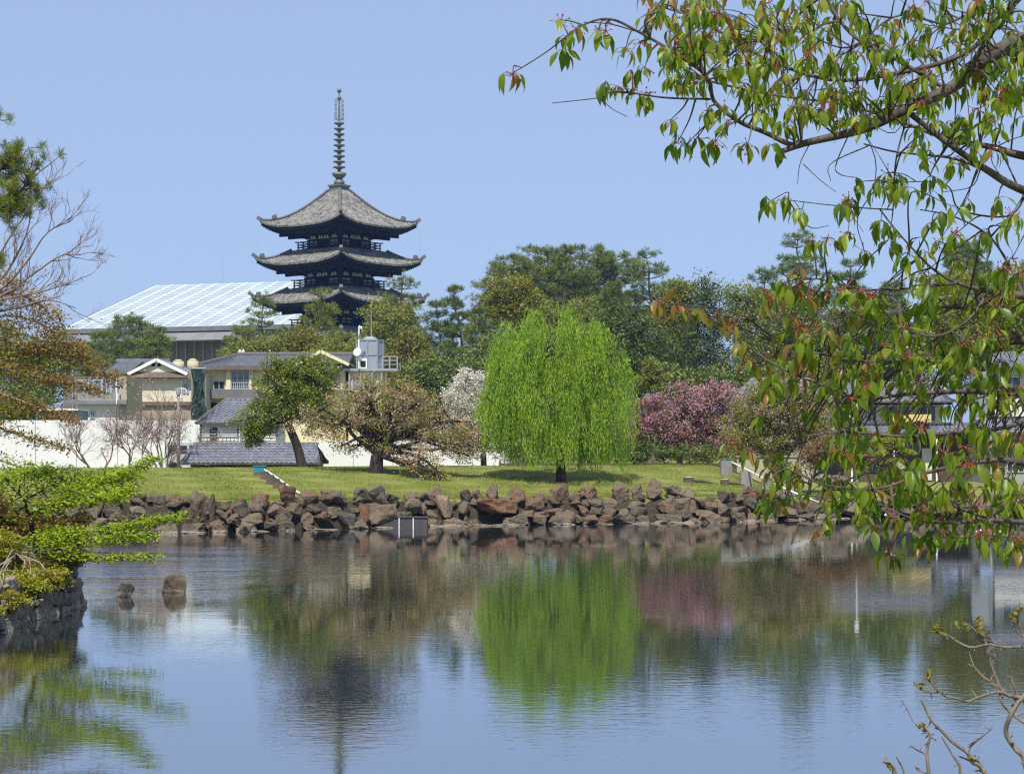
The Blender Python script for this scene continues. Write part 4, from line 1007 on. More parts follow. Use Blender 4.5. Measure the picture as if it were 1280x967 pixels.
# retaining wall of the left bank
t = thing('retaining_wall', 'dark rough stone retaining wall of the left bank, below the yellow-green shrub', 'wall', (-9.7, 30, 0))
m = MB(); r = np.random.default_rng(12); y = 12.0
def edge_x(y): return -9.72 + .25 * math.sin(y * .35) + .1 * math.sin(y * .9 + 1) - .12 * max(0, y - 41) ** 2
V_, F_, n_ = [], [], 0
while y < 46.2:
    w = r.uniform(.3, .6); z = -.55
    while z < .72:
        hgt = r.uniform(.16, .38); me = RM[r.integers(12)]
        v = np.array([q.co[:] for q in me.vertices]); a = r.uniform(0, 6.28); c, s = math.cos(a), math.sin(a)
        v = np.stack([v[:, 0] * c - v[:, 1] * s, v[:, 0] * s + v[:, 1] * c, v[:, 2]], 1) * [.11, w * .68, hgt * .76]
        yy = y + r.normal() * .04; bat = (z + .5) * .16
        v = v + [edge_x(yy) + .12 - bat + r.normal() * .03, yy - 30, z + hgt / 2]; v[:, 0] += 9.7
        f = np.array([p.vertices[:] for p in me.polygons]); V_.append(v); F_.append(f + n_); n_ += len(v); z += hgt * .82
    y += w * .8
M_wallrock = rock_mat('wall_stone', [(0, (.05, .045, .04)), (.35, (.11, .095, .08)), (.6, (.085, .065, .055)), (1, (.17, .14, .11))], .35)
def wall_rock_mat():
    m, nt = new_mat('retaining_stone'); co = coords(nt, 'Object'); n0 = tex_noise(nt, co, 1.6, 5, .65); n1 = tex_noise(nt, coords(nt, 'Object', (2, 2, .8)), 3, 6, .7); g = nt.nodes.new('ShaderNodeNewGeometry')
    f = math_n(nt, 'ADD', math_n(nt, 'MULTIPLY', g.outputs['Random Per Island'], .5), math_n(nt, 'MULTIPLY', n1, .55))
    col = ramp(nt, [(.1, (.11, .095, .08)), (.45, (.20, .17, .135)), (.7, (.24, .185, .15)), (1, (.37, .33, .26))], f)
    col = mixc(nt, math_n(nt, 'MULTIPLY', ramp_fac(nt, n0, .52, .6), .6), col, (.24, .22, .18))
    sx = nt.nodes.new('ShaderNodeSeparateXYZ'); nt.links.new(g.outputs['Position'], sx.inputs[0])
    zz = math_n(nt, 'ADD', sx.outputs[2], math_n(nt, 'MULTIPLY', n1, -.12)); band = math_n(nt, 'MULTIPLY', ramp_fac(nt, zz, .06, .03), ramp_fac(nt, zz, -.08, -.05))
    col = mixc(nt, math_n(nt, 'MULTIPLY', band, .8), col, (.34, .29, .2))
    b = N(nt, 'ShaderNodeBsdfPrincipled', Roughness=.92); nt.links.new(col, b.inputs['Base Color']); nt.links.new(bump(nt, n1, .8, .06), b.inputs['Normal']); out(nt, b.outputs[0]); return m
np_obj('masonry', np.concatenate(V_), [np.concatenate(F_)], wall_rock_mat(), t)

# ---------------------------------------------------------------- trees
BK = dict(dark=bark_mat('dark_bark', (.018, .015, .013), (.07, .055, .045)), grey=bark_mat('grey_bark', (.08, .07, .06), (.22, .19, .16)),
          pine=bark_mat('pine_bark', (.06, .045, .035), (.19, .145, .115), 9), twig=bark_mat('pinkish_twig', (.14, .095, .08), (.30, .22, .19)),
          pale=bark_mat('pale_twig', (.20, .16, .125), (.42, .35, .28)), cherry=bark_mat('cherry_bark', (.035, .028, .026), (.17, .14, .125), 14))
LM = dict(
    pine=leaf_mat('pine_needles', [(.08, .12, .026), (.165, .21, .045), (.28, .31, .075)], .2, .6, .5),
    pine_near=leaf_mat('pine_needles_yellowish', [(.11, .15, .022), (.19, .22, .033), (.31, .31, .06)], .28, .6, .9),
    pine_blue=leaf_mat('pine_needles_bluish', [(.07, .115, .03), (.135, .19, .045), (.24, .285, .07)], .2, .6, .5),
    pine_soft=leaf_mat('pine_needles_light', [(.09, .14, .03), (.14, .19, .04), (.22, .26, .055)], .22, .6, .5),
    deep=leaf_mat('deep_green_leaves', [(.035, .055, .014), (.085, .12, .024), (.18, .21, .042)], .2, .5, .5),
    dark=leaf_mat('dark_evergreen_leaves', [(.06, .09, .02), (.14, .19, .036), (.27, .31, .06)], .2, .5, .45),
    olive=leaf_mat('olive_leaves', [(.11, .14, .025), (.215, .235, .038), (.34, .34, .06)], .3, .5, .4),
    yellow=leaf_mat('yellow_green_leaves', [(.16, .175, .022), (.25, .245, .03), (.35, .31, .045)], .3, .5, .5),
    amber=leaf_mat('amber_leaves', [(.12, .14, .025), (.20, .19, .03), (.36, .28, .05)], .3, .5, .5),
    bright=leaf_mat('bright_spring_leaves', [(.13, .24, .02), (.20, .33, .03), (.27, .38, .05)], .35, .5, .6),
    camphor=leaf_mat('glossy_leaves', [(.06, .09, .014), (.18, .22, .024), (.35, .35, .05)], .28, .4, .8, .4),
    willow=leaf_mat('willow_leaves', [(.10, .20, .015), (.25, .39, .028), (.41, .53, .06)], .32, .5, .9, .25, 1.25, .30),
    brownish=leaf_mat('bronze_young_leaves', [(.27, .235, .11), (.44, .32, .18), (.52, .36, .25)], .35, .55, .35),
    redbrown=leaf_mat('red_brown_young_leaves', [(.20, .14, .07), (.30, .18, .10), (.32, .23, .12)], .35, .55, .5),
    white=leaf_mat('white_blossom', [(.56, .50, .48), (.70, .66, .64), (.80, .77, .75)], .3, .7, .8, .1, 1.0),
    pink=leaf_mat('pink_blossom', [(.31, .145, .185), (.45, .25, .30), (.58, .39, .42)], .3, .7, .6, .1, 1.0),
    palepink=leaf_mat('pale_pink_blossom', [(.45, .33, .31), (.58, .44, .42)], .3, .7, .8, .1, 1.0),
    maple=leaf_mat('lime_maple_leaves', [(.17, .27, .015), (.32, .41, .022), (.46, .50, .035)], .45, .5, .8),
    rustmaple=leaf_mat('rust_and_olive_leaves', [(.16, .17, .028), (.27, .20, .05), (.36, .20, .075), (.42, .20, .10)], .4, .5, .9),
    juniper=leaf_mat('yellow_green_shrub_leaves', [(.17, .20, .016), (.31, .32, .024), (.42, .38, .04)], .3, .55, 1.2),
)
def lobes_px(ls, D):
    """(px, py, rx px, ry px, depth offset m [, weight])"""
    o = []
    for l in ls:
        d = D + l[4]; c = P(l[0], l[1], d); rx, rz = l[2] / F * d, l[3] / F * d
        o.append((c, np.array([rx, min(rx, max(rz, rx * .6)) * .95, rz]), l[5] if len(l) > 5 else 1.0))
    return o
def clump_centres(lobes, n, rng, shell=.42, bumpy=.22):
    w = np.array([l[1][0] * l[1][2] * l[2] for l in lobes]); w /= w.sum()
    k = rng.choice(len(lobes), n, p=w); C = np.array([l[0] for l in lobes])[k]; Rr = np.array([l[1] for l in lobes])[k]
    d = rand_dirs(rng, n); rad = rng.random(n) ** shell
    ph = k * 3.1
    bmp = 1 + bumpy * (np.sin(d[:, 0] * 5 + ph) * np.sin(d[:, 2] * 6 + ph * 1.7) + .5 * np.sin(d[:, 1] * 9 + d[:, 0] * 7 + ph)) + rng.normal(size=n) * .05
    return C + d * Rr * (rad * bmp)[:, None], k
def foliage(cent, per, cr, ls, wr, rng, flat=.7, up=.35, hang=0.0):
    """leaf sprays: per leaves round each clump centre"""
    n = len(cent); c = np.repeat(cent, per, 0); q = rng.normal(size=(n * per, 3)) * .5
    crr = np.repeat(rng.uniform(.6, 1.25, n) * cr, per)[:, None]
    c = c + q * crr * [1, 1, flat]
    d = rand_dirs(rng, n * per) + unit(q) * .6; d[:, 2] = d[:, 2] * .6 + up - hang
    w = rand_dirs(rng, n * per); w[:, 2] += 1.0
    l = ls * rng.uniform(.6, 1.35, n * per)
    return leaf_quads(c, d, w, l, l * wr, rng)
def limb(a, b, rng, wob=.12, n=9, lift=.0):
    a = np.asarray(a); b = np.asarray(b); L = np.linalg.norm(b - a); s = np.linspace(0, 1, n)[:, None]
    j = rng.normal(size=(4, 3)) * wob * L; j[0] = j[3] = 0
    path = a + (b - a) * s + smooth(j, n) * np.sin(np.pi * s) * .7
    path[:, 2] += lift * L * np.sin(np.pi * s[:, 0]); return path
def broad_tree(name, label, cat, base, D, trunk, lobes, leaves, bark, rng, n=300, per=26, cr=.5, ls=.16, wr=.6, tr=.3, twigs=1.0, group=None, extra=None, flat=.7, shell=.42, bumpy=.22, hang=0.0, n_stems=1, crown_name='crown', up=.35):
    """base px; trunk: [(px, py, dy)] up to the fork; lobes in pixels"""
    g = ground_at(base, D); t = thing(name, label, cat, g, 0, group)
    T = Tubes(); L = lobes_px(lobes, D)
    tp = smooth(np.concatenate([[g - [0, 0, .3]], [P(p[0], p[1], D + p[2]) for p in trunk]]), 14)
    rr = np.linspace(1, .55, 14) * tr; rr[0] *= 1.7; rr[1] *= 1.25
    T.add(tp, rr, 9); fork = tp[-1]
    ends = []
    for (c, r_, w) in L:
        k = max(1, int(round(2 * twigs)))
        for q in range(k):
            e = c + rng.normal(size=3) * r_ * .35; st = tp[rng.integers(8, 14)]
            pth = limb(st, e, rng, .1, 10, .06); T.add(pth, np.linspace(tr * .34, tr * .09, 10), 6); ends.append(pth)
    allp = np.concatenate([p[3:] for p in ends])
    cen, kk = clump_centres(L, n, rng, shell, bumpy)
    m_ = int(min(n, 260) * min(1.0, twigs))
    for c in cen[:m_]:
        d = np.linalg.norm(allp - c, axis=1); i = np.argmin(d + rng.random(len(d)) * .5)
        T.add(limb(allp[i], c, rng, .1, 6), np.linspace(tr * .11, .012, 6), 4)
    T.build('trunk', BK[bark], t, g)
    if isinstance(leaves, str): leaves = [(leaves, 1.0, crown_name)]
    i0 = 0; perm = rng.permutation(n)
    for (mt, share, nm) in leaves:
        k = int(n * share); idx = perm[i0:i0 + k]; i0 += k
        V, f = foliage(cen[idx], per, cr, ls, wr, rng, flat, up, hang)
        np_obj(nm, V - g, [f], LM[mt], t)
    return t
def pine(label, px, ytop, D, wpx, seed, mat='pine', ybase=None, crown=.62, tuft=.62, dens=1.0, lean=0.0, name='pine_tree', group='pines behind the pond', flat=1.0, cone=.62, needles=20):
    rng = np.random.default_rng(seed); g = ground_at(px, D); ztop = Z(ytop, D); hgt = ztop - g[2]
    t = thing(name, label, 'pine tree', g, 0, group); T = Tubes()
    cx = np.cumsum(rng.normal(size=12)) * .02 * hgt; cx -= np.linspace(cx[0], cx[-1], 12); cx2 = np.cumsum(rng.normal(size=12)) * .015 * hgt
    s = np.linspace(0, 1, 12); tp = np.stack([g[0] + cx + lean * hgt * (s - 1), g[1] + cx2, g[2] - .3 + s * (hgt + .1)], 1); tp = smooth(tp, 30)
    rad = np.linspace(1, .12, 30) * hgt * .018; T.add(tp, rad, 7)
    W = wpx / F * D / 2; tufts = []; dirs = []
    nw = max(6, int(14 * max(1, hgt * crown / 7) ** .75 * dens ** .6))
    for k in range(nw):
        f = (k + rng.uniform(-.2, .2)) / (nw - .5); f = min(max(f, 0), .99); hh = 1 - crown + crown * f
        st = tp[int(hh * 29)]
        Lk = W * (1 - f) ** cone * (.6 + .4 * min(1, f * 4 + .35)) + W * .17
        nb = 6 if f < .85 else 5; a0 = rng.uniform(0, 6.28)
        for b in range(nb):
            a = a0 + b * 6.283 / nb + rng.normal() * .3; L = Lk * rng.uniform(.55, 1.15)
            e = st + np.array([math.cos(a) * L, math.sin(a) * L, L * rng.uniform(.0, .28) * flat + .15])
            mid = (st + e) / 2 + np.array([0, 0, -L * .06 + .05]); br = smooth([st, mid, e], 8)
            T.add(br, np.linspace(rad[int(hh * 29)] * .5 + .015, .02, 8), 5)
            ns = max(4, int(L * 7.0 * dens)); side = np.array([-math.sin(a), math.cos(a), 0])
            u = rng.uniform(.3, 1.0, ns) ** .75; p0 = np.stack([np.interp(u, np.linspace(0, 1, 8), br[:, i]) for i in range(3)], 1)
            off = side * (rng.uniform(-1, 1, ns) * L * .42 * (1.15 - u * .5))[:, None]
            off[:, 2] += rng.uniform(-.02, .22, ns) + .06 * L
            q = p0 + off; tufts.append(q); dirs.append(unit(off * .5 + np.array([math.cos(a), math.sin(a), 1.0])))
            for j in range(0, ns, 3): T.add(np.stack([p0[j], (p0[j] + q[j]) / 2 + [0, 0, -.03], q[j]]), [.03, .022, .012], 3)
    tufts.append(tp[-4:] + rng.normal(size=(4, 3)) * .1); dirs.append(np.tile([0, 0, 1.0], (4, 1)))
    c = np.concatenate(tufts); a = np.concatenate(dirs); n = len(c)
    cc = np.repeat(c, needles, 0); d = unit(np.repeat(a, needles, 0) * .9 + rand_dirs(rng, n * needles))
    l = tuft * rng.uniform(.6, 1.2, n * needles); V, f = leaf_quads(cc + d * l[:, None] * .5, d, rand_dirs(rng, n * needles), l, tuft * .085, rng)
    T.build('trunk', BK['pine'], t, g); np_obj('crown', V - g, [f], LM[mat], t)
    return t
R_ = np.random.default_rng
# --- pines, left to right
pine('grey-green pine behind the gabled house, below the white sheet roof', 163, 391, 205, 92, 1, 'pine_blue', crown=.55, flat=.6, dens=0.6)
pine('low dark pine left of the grey-green one, behind the gabled house', 128, 415, 212, 75, 2, 'pine_blue', crown=.45, flat=.5, dens=0.6)
pine('spreading pine low on the right of the grey-green one', 196, 409, 200, 62, 3, 'pine', crown=.45, flat=.5, dens=0.6)
pine('thin open pine in front of the left edge of the pagoda', 334, 366, 225, 72, 4, 'pine_blue', crown=.62, dens=0.42)
pine('pine with pale trunk in front of the pagoda middle', 401, 363, 205, 92, 5, 'pine_near', crown=.62, cone=.6, dens=0.45)
pine('low pine between the white hall and the inn roof', 300, 408, 215, 70, 6, 'pine', crown=.4, flat=.5, dens=0.5)
pine('layered pine reaching over the right corner of the pagoda roofs', 506, 341, 225, 74, 7, 'pine', crown=.75, cone=.4, flat=.4, dens=0.38)
pine('dense pine right of the pagoda behind the water tank', 487, 372, 215, 74, 8, 'pine_near', crown=.7, dens=0.6)
pine('dark pointed pine midway between pagoda and willow', 571, 356, 190, 84, 9, 'pine_blue', crown=.85, cone=.9, dens=0.6)
pine('dark pine filling in beside the pointed one', 545, 378, 195, 70, 10, 'pine_blue', crown=.8, dens=0.6)
pine('dark lower pine between the pointed one and the willow', 598, 385, 186, 64, 11, 'pine', crown=.8, dens=0.6)
pine('tall pine at the left shoulder of the wood above the willow', 643, 318, 215, 130, 12, 'pine', crown=.62, cone=.45, dens=0.75)
pine('tall pine with the first of the two highest tops above the willow', 683, 307, 218, 135, 13, 'pine', crown=.62, cone=.45, dens=0.75)
pine('tall pine with the second of the two highest tops above the willow', 727, 306, 214, 135, 14, 'pine', crown=.62, cone=.45, dens=0.75)
pine('pine between the highest tops and the open feathery one', 766, 316, 216, 120, 15, 'pine', crown=.62, cone=.45, dens=0.7)
pine('open feathery pine at the right shoulder of the wood', 806, 312, 208, 100, 16, 'pine_blue', crown=.62, cone=.45, dens=0.45)
pine('light feathery pine in front of the tall wood right of the willow top', 772, 350, 178, 92, 17, 'pine_soft', crown=.8, needles=30, tuft=.42)
pine('tall open pine standing alone behind the hanging cherry leaves', 1000, 287, 195, 118, 18, 'pine_blue', crown=.72, dens=0.5)
pine('lower dark pine at the left foot of the tall open pine', 958, 335, 200, 80, 19, 'pine_blue', crown=.7, dens=0.6)
pine('dark pine right of the tall open pine', 1060, 325, 205, 92, 20, 'pine_blue', crown=.7, dens=0.6)
pine('far dark pine top showing above the yellow-green tree at right', 1215, 300, 205, 110, 21, 'pine_blue', crown=.6)
pine('dark pine behind the roofs of the tiled house', 1120, 352, 190, 90, 22, 'pine', crown=.7)
pine('far pine at the right edge behind the cherry leaves', 1290, 318, 210, 100, 23, 'pine', crown=.6)
pine('dark pine top between feathery pine and cypress', 846, 352, 215, 70, 24, 'pine_blue', crown=.7)
# --- broadleaf wood behind the houses
W_ = 'broadleaf trees of the wood'
def wood(label, px, D, lobes, mt, seed, n=330, per=26, cr=.75, ls=.26, **k):
    b = min(l[1] + l[3] for l in lobes)
    return broad_tree('broadleaf_tree', label, 'tree', px, D, [(px, 520, 0), (px + 1, max(l[1] for l in lobes), 0)], lobes, mt, 'grey', R_(seed), n, per, cr, ls, .6, .28, .6, W_, **k)
wood('amber bushy tree in front of the pagoda, under the pines', 378, 190, [(375, 424, 24, 17, 0), (392, 432, 22, 14, -1), (352, 432, 20, 12, 0)], 'amber', 31, 240)
wood('olive tree between the pagoda and the water tank', 425, 186, [(425, 440, 30, 16, 0), (405, 447, 25, 12, -1)], 'olive', 32, 200)
wood('low olive tree behind the left part of the inn roof', 310, 188, [(310, 438, 28, 14, 0), (335, 436, 24, 16, 0)], 'olive', 33, 200)
wood('yellow-touched tree right of the water tank', 512, 180, [(512, 432, 22, 24, 0), (500, 455, 25, 22, 0), (528, 455, 20, 22, -1)], 'amber', 34, 300)
wood('olive green tree behind the water tank', 480, 196, [(480, 405, 30, 30, 0), (470, 440, 30, 30, 0), (505, 400, 22, 24, 2)], 'olive', 35, 360)
wood('dark evergreen filling the gap right of the water tank', 550, 172, [(545, 465, 34, 24, 0), (575, 468, 34, 24, 0), (530, 476, 30, 20, -1), (570, 482, 34, 18, -1)], 'dark', 36, 420)
wood('golden-topped tree left above the willow', 643, 188, [(640, 362, 30, 18, 0), (650, 385, 32, 24, 0), (625, 382, 24, 20, 1)], 'yellow', 37, 340)
wood('dark evergreen behind the left side of the willow', 615, 176, [(615, 452, 32, 30, 0), (600, 470, 34, 22, 0), (640, 440, 36, 30, 2)], 'dark', 38, 360)
wood('broad olive tree behind the top of the willow', 700, 192, [(700, 402, 46, 26, 0), (670, 412, 40, 26, 0), (735, 400, 40, 30, 2)], 'olive', 39, 420)
wood('dark evergreen right behind the willow', 800, 168, [(790, 425, 42, 50, 0), (815, 455, 36, 34, -1), (790, 470, 40, 28, -2), (770, 410, 28, 36, 1)], 'deep', 40, 520)
wood('dense dark cypress-shaped tree right of the willow', 886, 170, [(886, 362, 20, 24, 0), (886, 392, 34, 34, 0), (880, 430, 46, 38, 0), (890, 462, 50, 28, -1)], 'deep', 41, 620, cr=.6, ls=.2)
wood('yellow-green tree left behind the dark cypress-shaped one', 858, 185, [(850, 368, 30, 18, 0), (845, 395, 28, 30, 0)], 'olive', 42, 300)
wood('bright olive tree right behind the dark cypress-shaped one', 928, 184, [(925, 372, 32, 16, 0), (935, 400, 34, 30, 0), (950, 440, 36, 36, 0)], 'olive', 43, 380)
wood('dark evergreen beneath the tall open pine', 990, 176, [(980, 420, 44, 44, 0), (1020, 430, 44, 44, 0), (1000, 465, 46, 24, -2), (1005, 385, 40, 30, 2)], 'dark', 44, 520)
wood('dark evergreen behind the tiled house', 1085, 172, [(1075, 420, 46, 50, 0), (1120, 430, 46, 44, 0), (1090, 465, 46, 24, 0)], 'dark', 45, 480)
wood('big yellow-green tree at the right above the tiled roofs', 1215, 160, [(1205, 365, 62, 36, 0), (1260, 370, 50, 40, 0), (1180, 400, 46, 36, 1), (1235, 415, 60, 40, 0), (1290, 400, 40, 50, 0)], 'yellow', 46, 620, label2=None) if False else wood('big yellow-green tree at the right above the tiled roofs', 1215, 160, [(1205, 365, 62, 36, 0), (1260, 370, 50, 40, 0), (1180, 400, 46, 36, 1), (1235, 415, 60, 40, 0), (1290, 400, 40, 50, 0)], 'yellow', 46, 620)
wood('dark tree under the big yellow-green one', 1200, 168, [(1160, 450, 50, 40, 0), (1220, 455, 50, 36, 0), (1290, 450, 40, 40, 0)], 'olive', 47, 380)
wood('small lime green tree between willow and pink cherry', 816, 124, [(815, 462, 17, 14, 0), (822, 474, 17, 13, 0), (805, 476, 14, 12, 0)], 'olive', 48, 110, cr=.3, ls=.15)
wood('dark evergreen behind the white blossom cherry', 660, 165, [(660, 455, 40, 40, 0), (700, 450, 46, 46, 0), (745, 450, 44, 50, 0)], 'dark', 49, 420)
wood('dark low tree behind the pink cherry', 905, 150, [(840, 480, 36, 22, 0), (900, 478, 40, 22, 0), (950, 482, 36, 24, 0)], 'dark', 50, 360)
wood('dark foliage rising behind the mixed cherries at right', 1030, 150, [(1010, 480, 44, 26, 3), (1060, 470, 40, 36, 3)], 'olive', 51, 260)

for px, yt, wx_, sd_, mt, lb in ((655, 540, 44, 52, 'dark', 'dark undergrowth bush behind the lawn left of the willow trunk'), (735, 535, 50, 53, 'dark', 'dark undergrowth bush behind the hanging willow strands'), (810, 530, 46, 54, 'dark', 'dark undergrowth bush behind the pink cherry, nearer the willow'),
                               (885, 530, 50, 55, 'olive', 'olive undergrowth bush behind the right half of the pink cherry'), (950, 540, 40, 56, 'dark', 'dark undergrowth bush before the half-hidden tiled roof')):
    broad_tree('undergrowth_bush', lb, 'bush', px, 132, [(px, 575, 0), (px, 560, 0)], [(px, yt + 25, wx_, 30, 0), (px - 15, yt + 5, wx_ * .7, 24, 1), (px + 20, yt + 10, wx_ * .6, 26, 1)], mt, 'grey', R_(sd_), 320, 26, .6, .2, .6, .1, .5, 'bushes behind the lawn')
for px, yt, wx_, sd_, mt in ((-20, 420, 60, 57, 'olive'), (50, 440, 50, 58, 'dark'), (20, 500, 60, 59, 'dark')):
    wood({57: 'olive tree behind the rusty maple at the left edge, topmost', 58: 'dark tree behind the rusty maple, next to the annex', 59: 'low dark tree behind the rusty maple, just above the hoarding'}[sd_], px, 165 - sd_ % 3 * 6, [(px, yt + 20, wx_, 36, 0), (px + 15, yt, wx_ * .6, 26, 1), (px - 20, yt + 40, wx_, 34, 0)], mt, sd_, 380)
# --- trees on the lawn and along its crest
def strand_tree(label, D, seed):
    """the weeping willow"""
    rng = R_(seed); g = ground_at(701, D); t = thing('willow_tree', label, 'willow', g); T = Tubes()
    tp = smooth([g - [0, 0, .3], P(701, 585, D), P(697, 540, D + .1), P(694, 480, D), P(693, 430, D)], 20); rr = np.linspace(.30, .035, 20); rr[0] = .55; rr[1] = .42
    T.add(tp, rr, 10)
    lobes = lobes_px([(694, 440, 66, 58, 0, 1.2), (648, 468, 42, 48, 0), (728, 455, 40, 52, 0), (630, 505, 32, 36, 0), (736, 500, 28, 40, 0), (694, 495, 62, 50, -.5), (655, 428, 32, 30, 0), (722, 410, 32, 30, 0)], D)
    cen, kk = clump_centres(lobes, 235, rng, .22, .30)
    knots = []
    for (c, r_, w) in lobes:
        for q in range(4):
            e = c + rng.normal(size=3) * r_ * .35; e[2] -= r_[2] * .05
            p = limb(tp[rng.integers(9, 20)], e, rng, .06, 10, .08); T.add(p, np.linspace(.06, .018, 10), 6); knots.append(p[4:])
    knots = np.concatenate(knots); C, Dd = [], []
    for i, c in enumerate(cen):
        if i % 2 == 0:
            k = np.argmin(np.linalg.norm(knots - c, axis=1)); T.add(limb(knots[k], c, rng, .1, 6, .1), np.linspace(.03, .012, 6), 4)
        zlow = g[2] + rng.uniform(.3, 1.25) + .5 * rng.random() ** 3 + 1.3 * max(0, min(1, (X(655, D) - c[0]) / 2.0)); a0 = unit(np.array([c[0] - tp[-1][0], c[1] - tp[-1][1], 0]) + rng.normal(size=3) * [.5, .5, 0])
        base = rng.uniform(1.0, 4.6); dense = rng.uniform(.6, 1.3)
        for s in range(int(rng.integers(11, 19))):
            a = unit(a0 + rng.normal(size=3) * [.5, .5, 0]); c1 = c + rng.normal(size=3) * [.17, .17, .14]
            drop = max(.35, min(c1[2] - zlow, base * rng.uniform(.65, 1.15)))
            m_ = max(6, int(drop / .075 * dense)); u = np.linspace(0, 1, m_)
            out_ = .45 * (1 - np.exp(-u * drop * 1.8)); sway = .07 * np.sin(u * 4 + rng.uniform(0, 6)) * u
            p = np.stack([c1[0] + a[0] * out_ + sway + .05 * u * drop * .4, c1[1] + a[1] * out_ + sway * .5, c1[2] + .2 * np.sin(np.minimum(1, u * drop * 2) * 3.14) * np.exp(-u * 4) - u * drop], 1)
            C.append(p + rng.normal(size=p.shape) * .03); dv = np.zeros_like(p); dv[:, 2] = -1; Dd.append(dv + rng.normal(size=p.shape) * .30)
    C = np.concatenate(C); Dd = np.concatenate(Dd); l = rng.uniform(.14, .25, len(C))
    V, f = leaf_quads(C, Dd, rand_dirs(rng, len(C)), l, l * .19, rng)
    T.build('trunk', BK['dark'], t, g); np_obj('crown', V - g, [f], LM['willow'], t); return t
strand_tree('big bright green weeping willow on the lawn by the stone bank', 95.0, 5)
broad_tree('leaning_evergreen_tree', 'glossy green evergreen with a leaning dark trunk in front of the grey roofs', 'tree', 381, 106, [(372, 560, 0), (360, 530, 0), (352, 505, 0)],
           [(355, 490, 40, 34, 0, 1.2), (325, 525, 28, 30, 0), (390, 500, 32, 36, 0), (345, 455, 22, 14, 0, .5), (380, 465, 34, 22, 0), (315, 540, 18, 18, 0), (405, 470, 22, 20, 1)], 'camphor', 'dark', R_(61), 520, 62, .40, .125, .6, .3, .8)
broad_tree('cherry_tree', 'spreading brownish-green cherry with a thick black trunk on the lawn', 'cherry tree', 468, 95, [(470, 585, 0), (472, 566, 0), (478, 545, .3)],
           [(478, 510, 52, 38, 0, 1.1), (440, 520, 46, 34, 0), (520, 520, 46, 36, 0), (566, 545, 42, 32, 0), (406, 528, 38, 26, 0), (500, 490, 36, 16, 0), (530, 575, 32, 20, -.8), (548, 596, 20, 12, -1.2, .6), (455, 490, 34, 16, 0), (580, 555, 16, 22, 0, .6), (480, 555, 80, 14, 0, .7)],
           [('brownish', .62, 'crown'), ('olive', .26, 'green_leaves'), ('palepink', .12, 'blossom')], 'dark', R_(62), 860, 36, .42, .11, .55, .42, 1.3, bumpy=.3)
broad_tree('cherry_tree', 'white blossoming cherry half hidden behind the willow', 'cherry tree', 605, 112, [(604, 560, 0), (603, 540, 0)],
           [(600, 500, 38, 28, 0), (578, 525, 26, 26, 0), (615, 530, 34, 30, 0), (598, 478, 22, 14, 0), (590, 558, 30, 20, 0), (640, 560, 28, 18, 0), (572, 548, 20, 20, 0), (572, 500, 22, 22, 0), (585, 480, 22, 16, 0)], [('white', 1.0, 'blossom')], 'dark', R_(63), 700, 50, .36, .10, .8, .2, 1.2)
broad_tree('cherry_tree', 'deep pink double-flowered cherry right of the willow', 'cherry tree', 850, 112, [(850, 570, 0), (850, 555, 0)],
           [(855, 507, 46, 30, 0), (818, 517, 36, 30, 0), (892, 507, 42, 30, 0), (845, 542, 58, 28, 0), (898, 540, 42, 28, 0), (795, 535, 28, 24, 0)],
           [('pink', .74, 'blossom'), ('redbrown', .26, 'young_leaves')], 'dark', R_(64), 720, 34, .4, .12, .8, .2, 1.0, n_stems=3)
broad_tree('leafy_shrub', 'leafy olive shrub with many dark stems under the pink cherry', 'shrub', 830, 109, [(830, 578, 0), (829, 572, 0)],
           [(805, 562, 26, 20, 0), (840, 568, 36, 15, 0), (882, 567, 36, 15, 0), (792, 572, 20, 12, 0)], 'dark', 'dark', R_(65), 170, 34, .32, .12, .6, .08, 1.6, shell=.7, bumpy=.55)
broad_tree('cherry_tree', 'mixed green and bronze cherry between the pink cherry and the tiled house', 'cherry tree', 975, 106, [(975, 575, 0), (974, 560, 0)],
           [(960, 515, 46, 32, 0), (1000, 522, 50, 32, 0), (972, 488, 44, 18, 0), (930, 540, 36, 24, 0), (1015, 548, 40, 20, 0), (965, 555, 60, 14, 0), (1020, 500, 26, 14, 0, .6)],
           [('olive', .62, 'crown'), ('brownish', .28, 'bronze_leaves'), ('palepink', .10, 'blossom')], 'grey', R_(66), 820, 50, .4, .12, .55, .2, 1.0)
broad_tree('cherry_tree', 'low reddish-brown cherry in front of the tiled house', 'cherry tree', 1050, 103, [(1050, 585, 0), (1050, 575, 0)],
           [(1045, 560, 34, 18, 0), (1072, 570, 26, 16, 0), (1020, 568, 24, 14, 0)], 'redbrown', 'grey', R_(67), 280, 44, .35, .12, .55, .14, 1.0)
broad_tree('green_bush', 'loose green bush left of the clipped pine', 'bush', 1086, 108, [(1086, 585, 0), (1086, 575, 0)], [(1086, 552, 15, 16, 0), (1082, 575, 14, 14, 0)], 'camphor', 'grey', R_(68), 120, 24, .3, .12, .6, .08, .8)
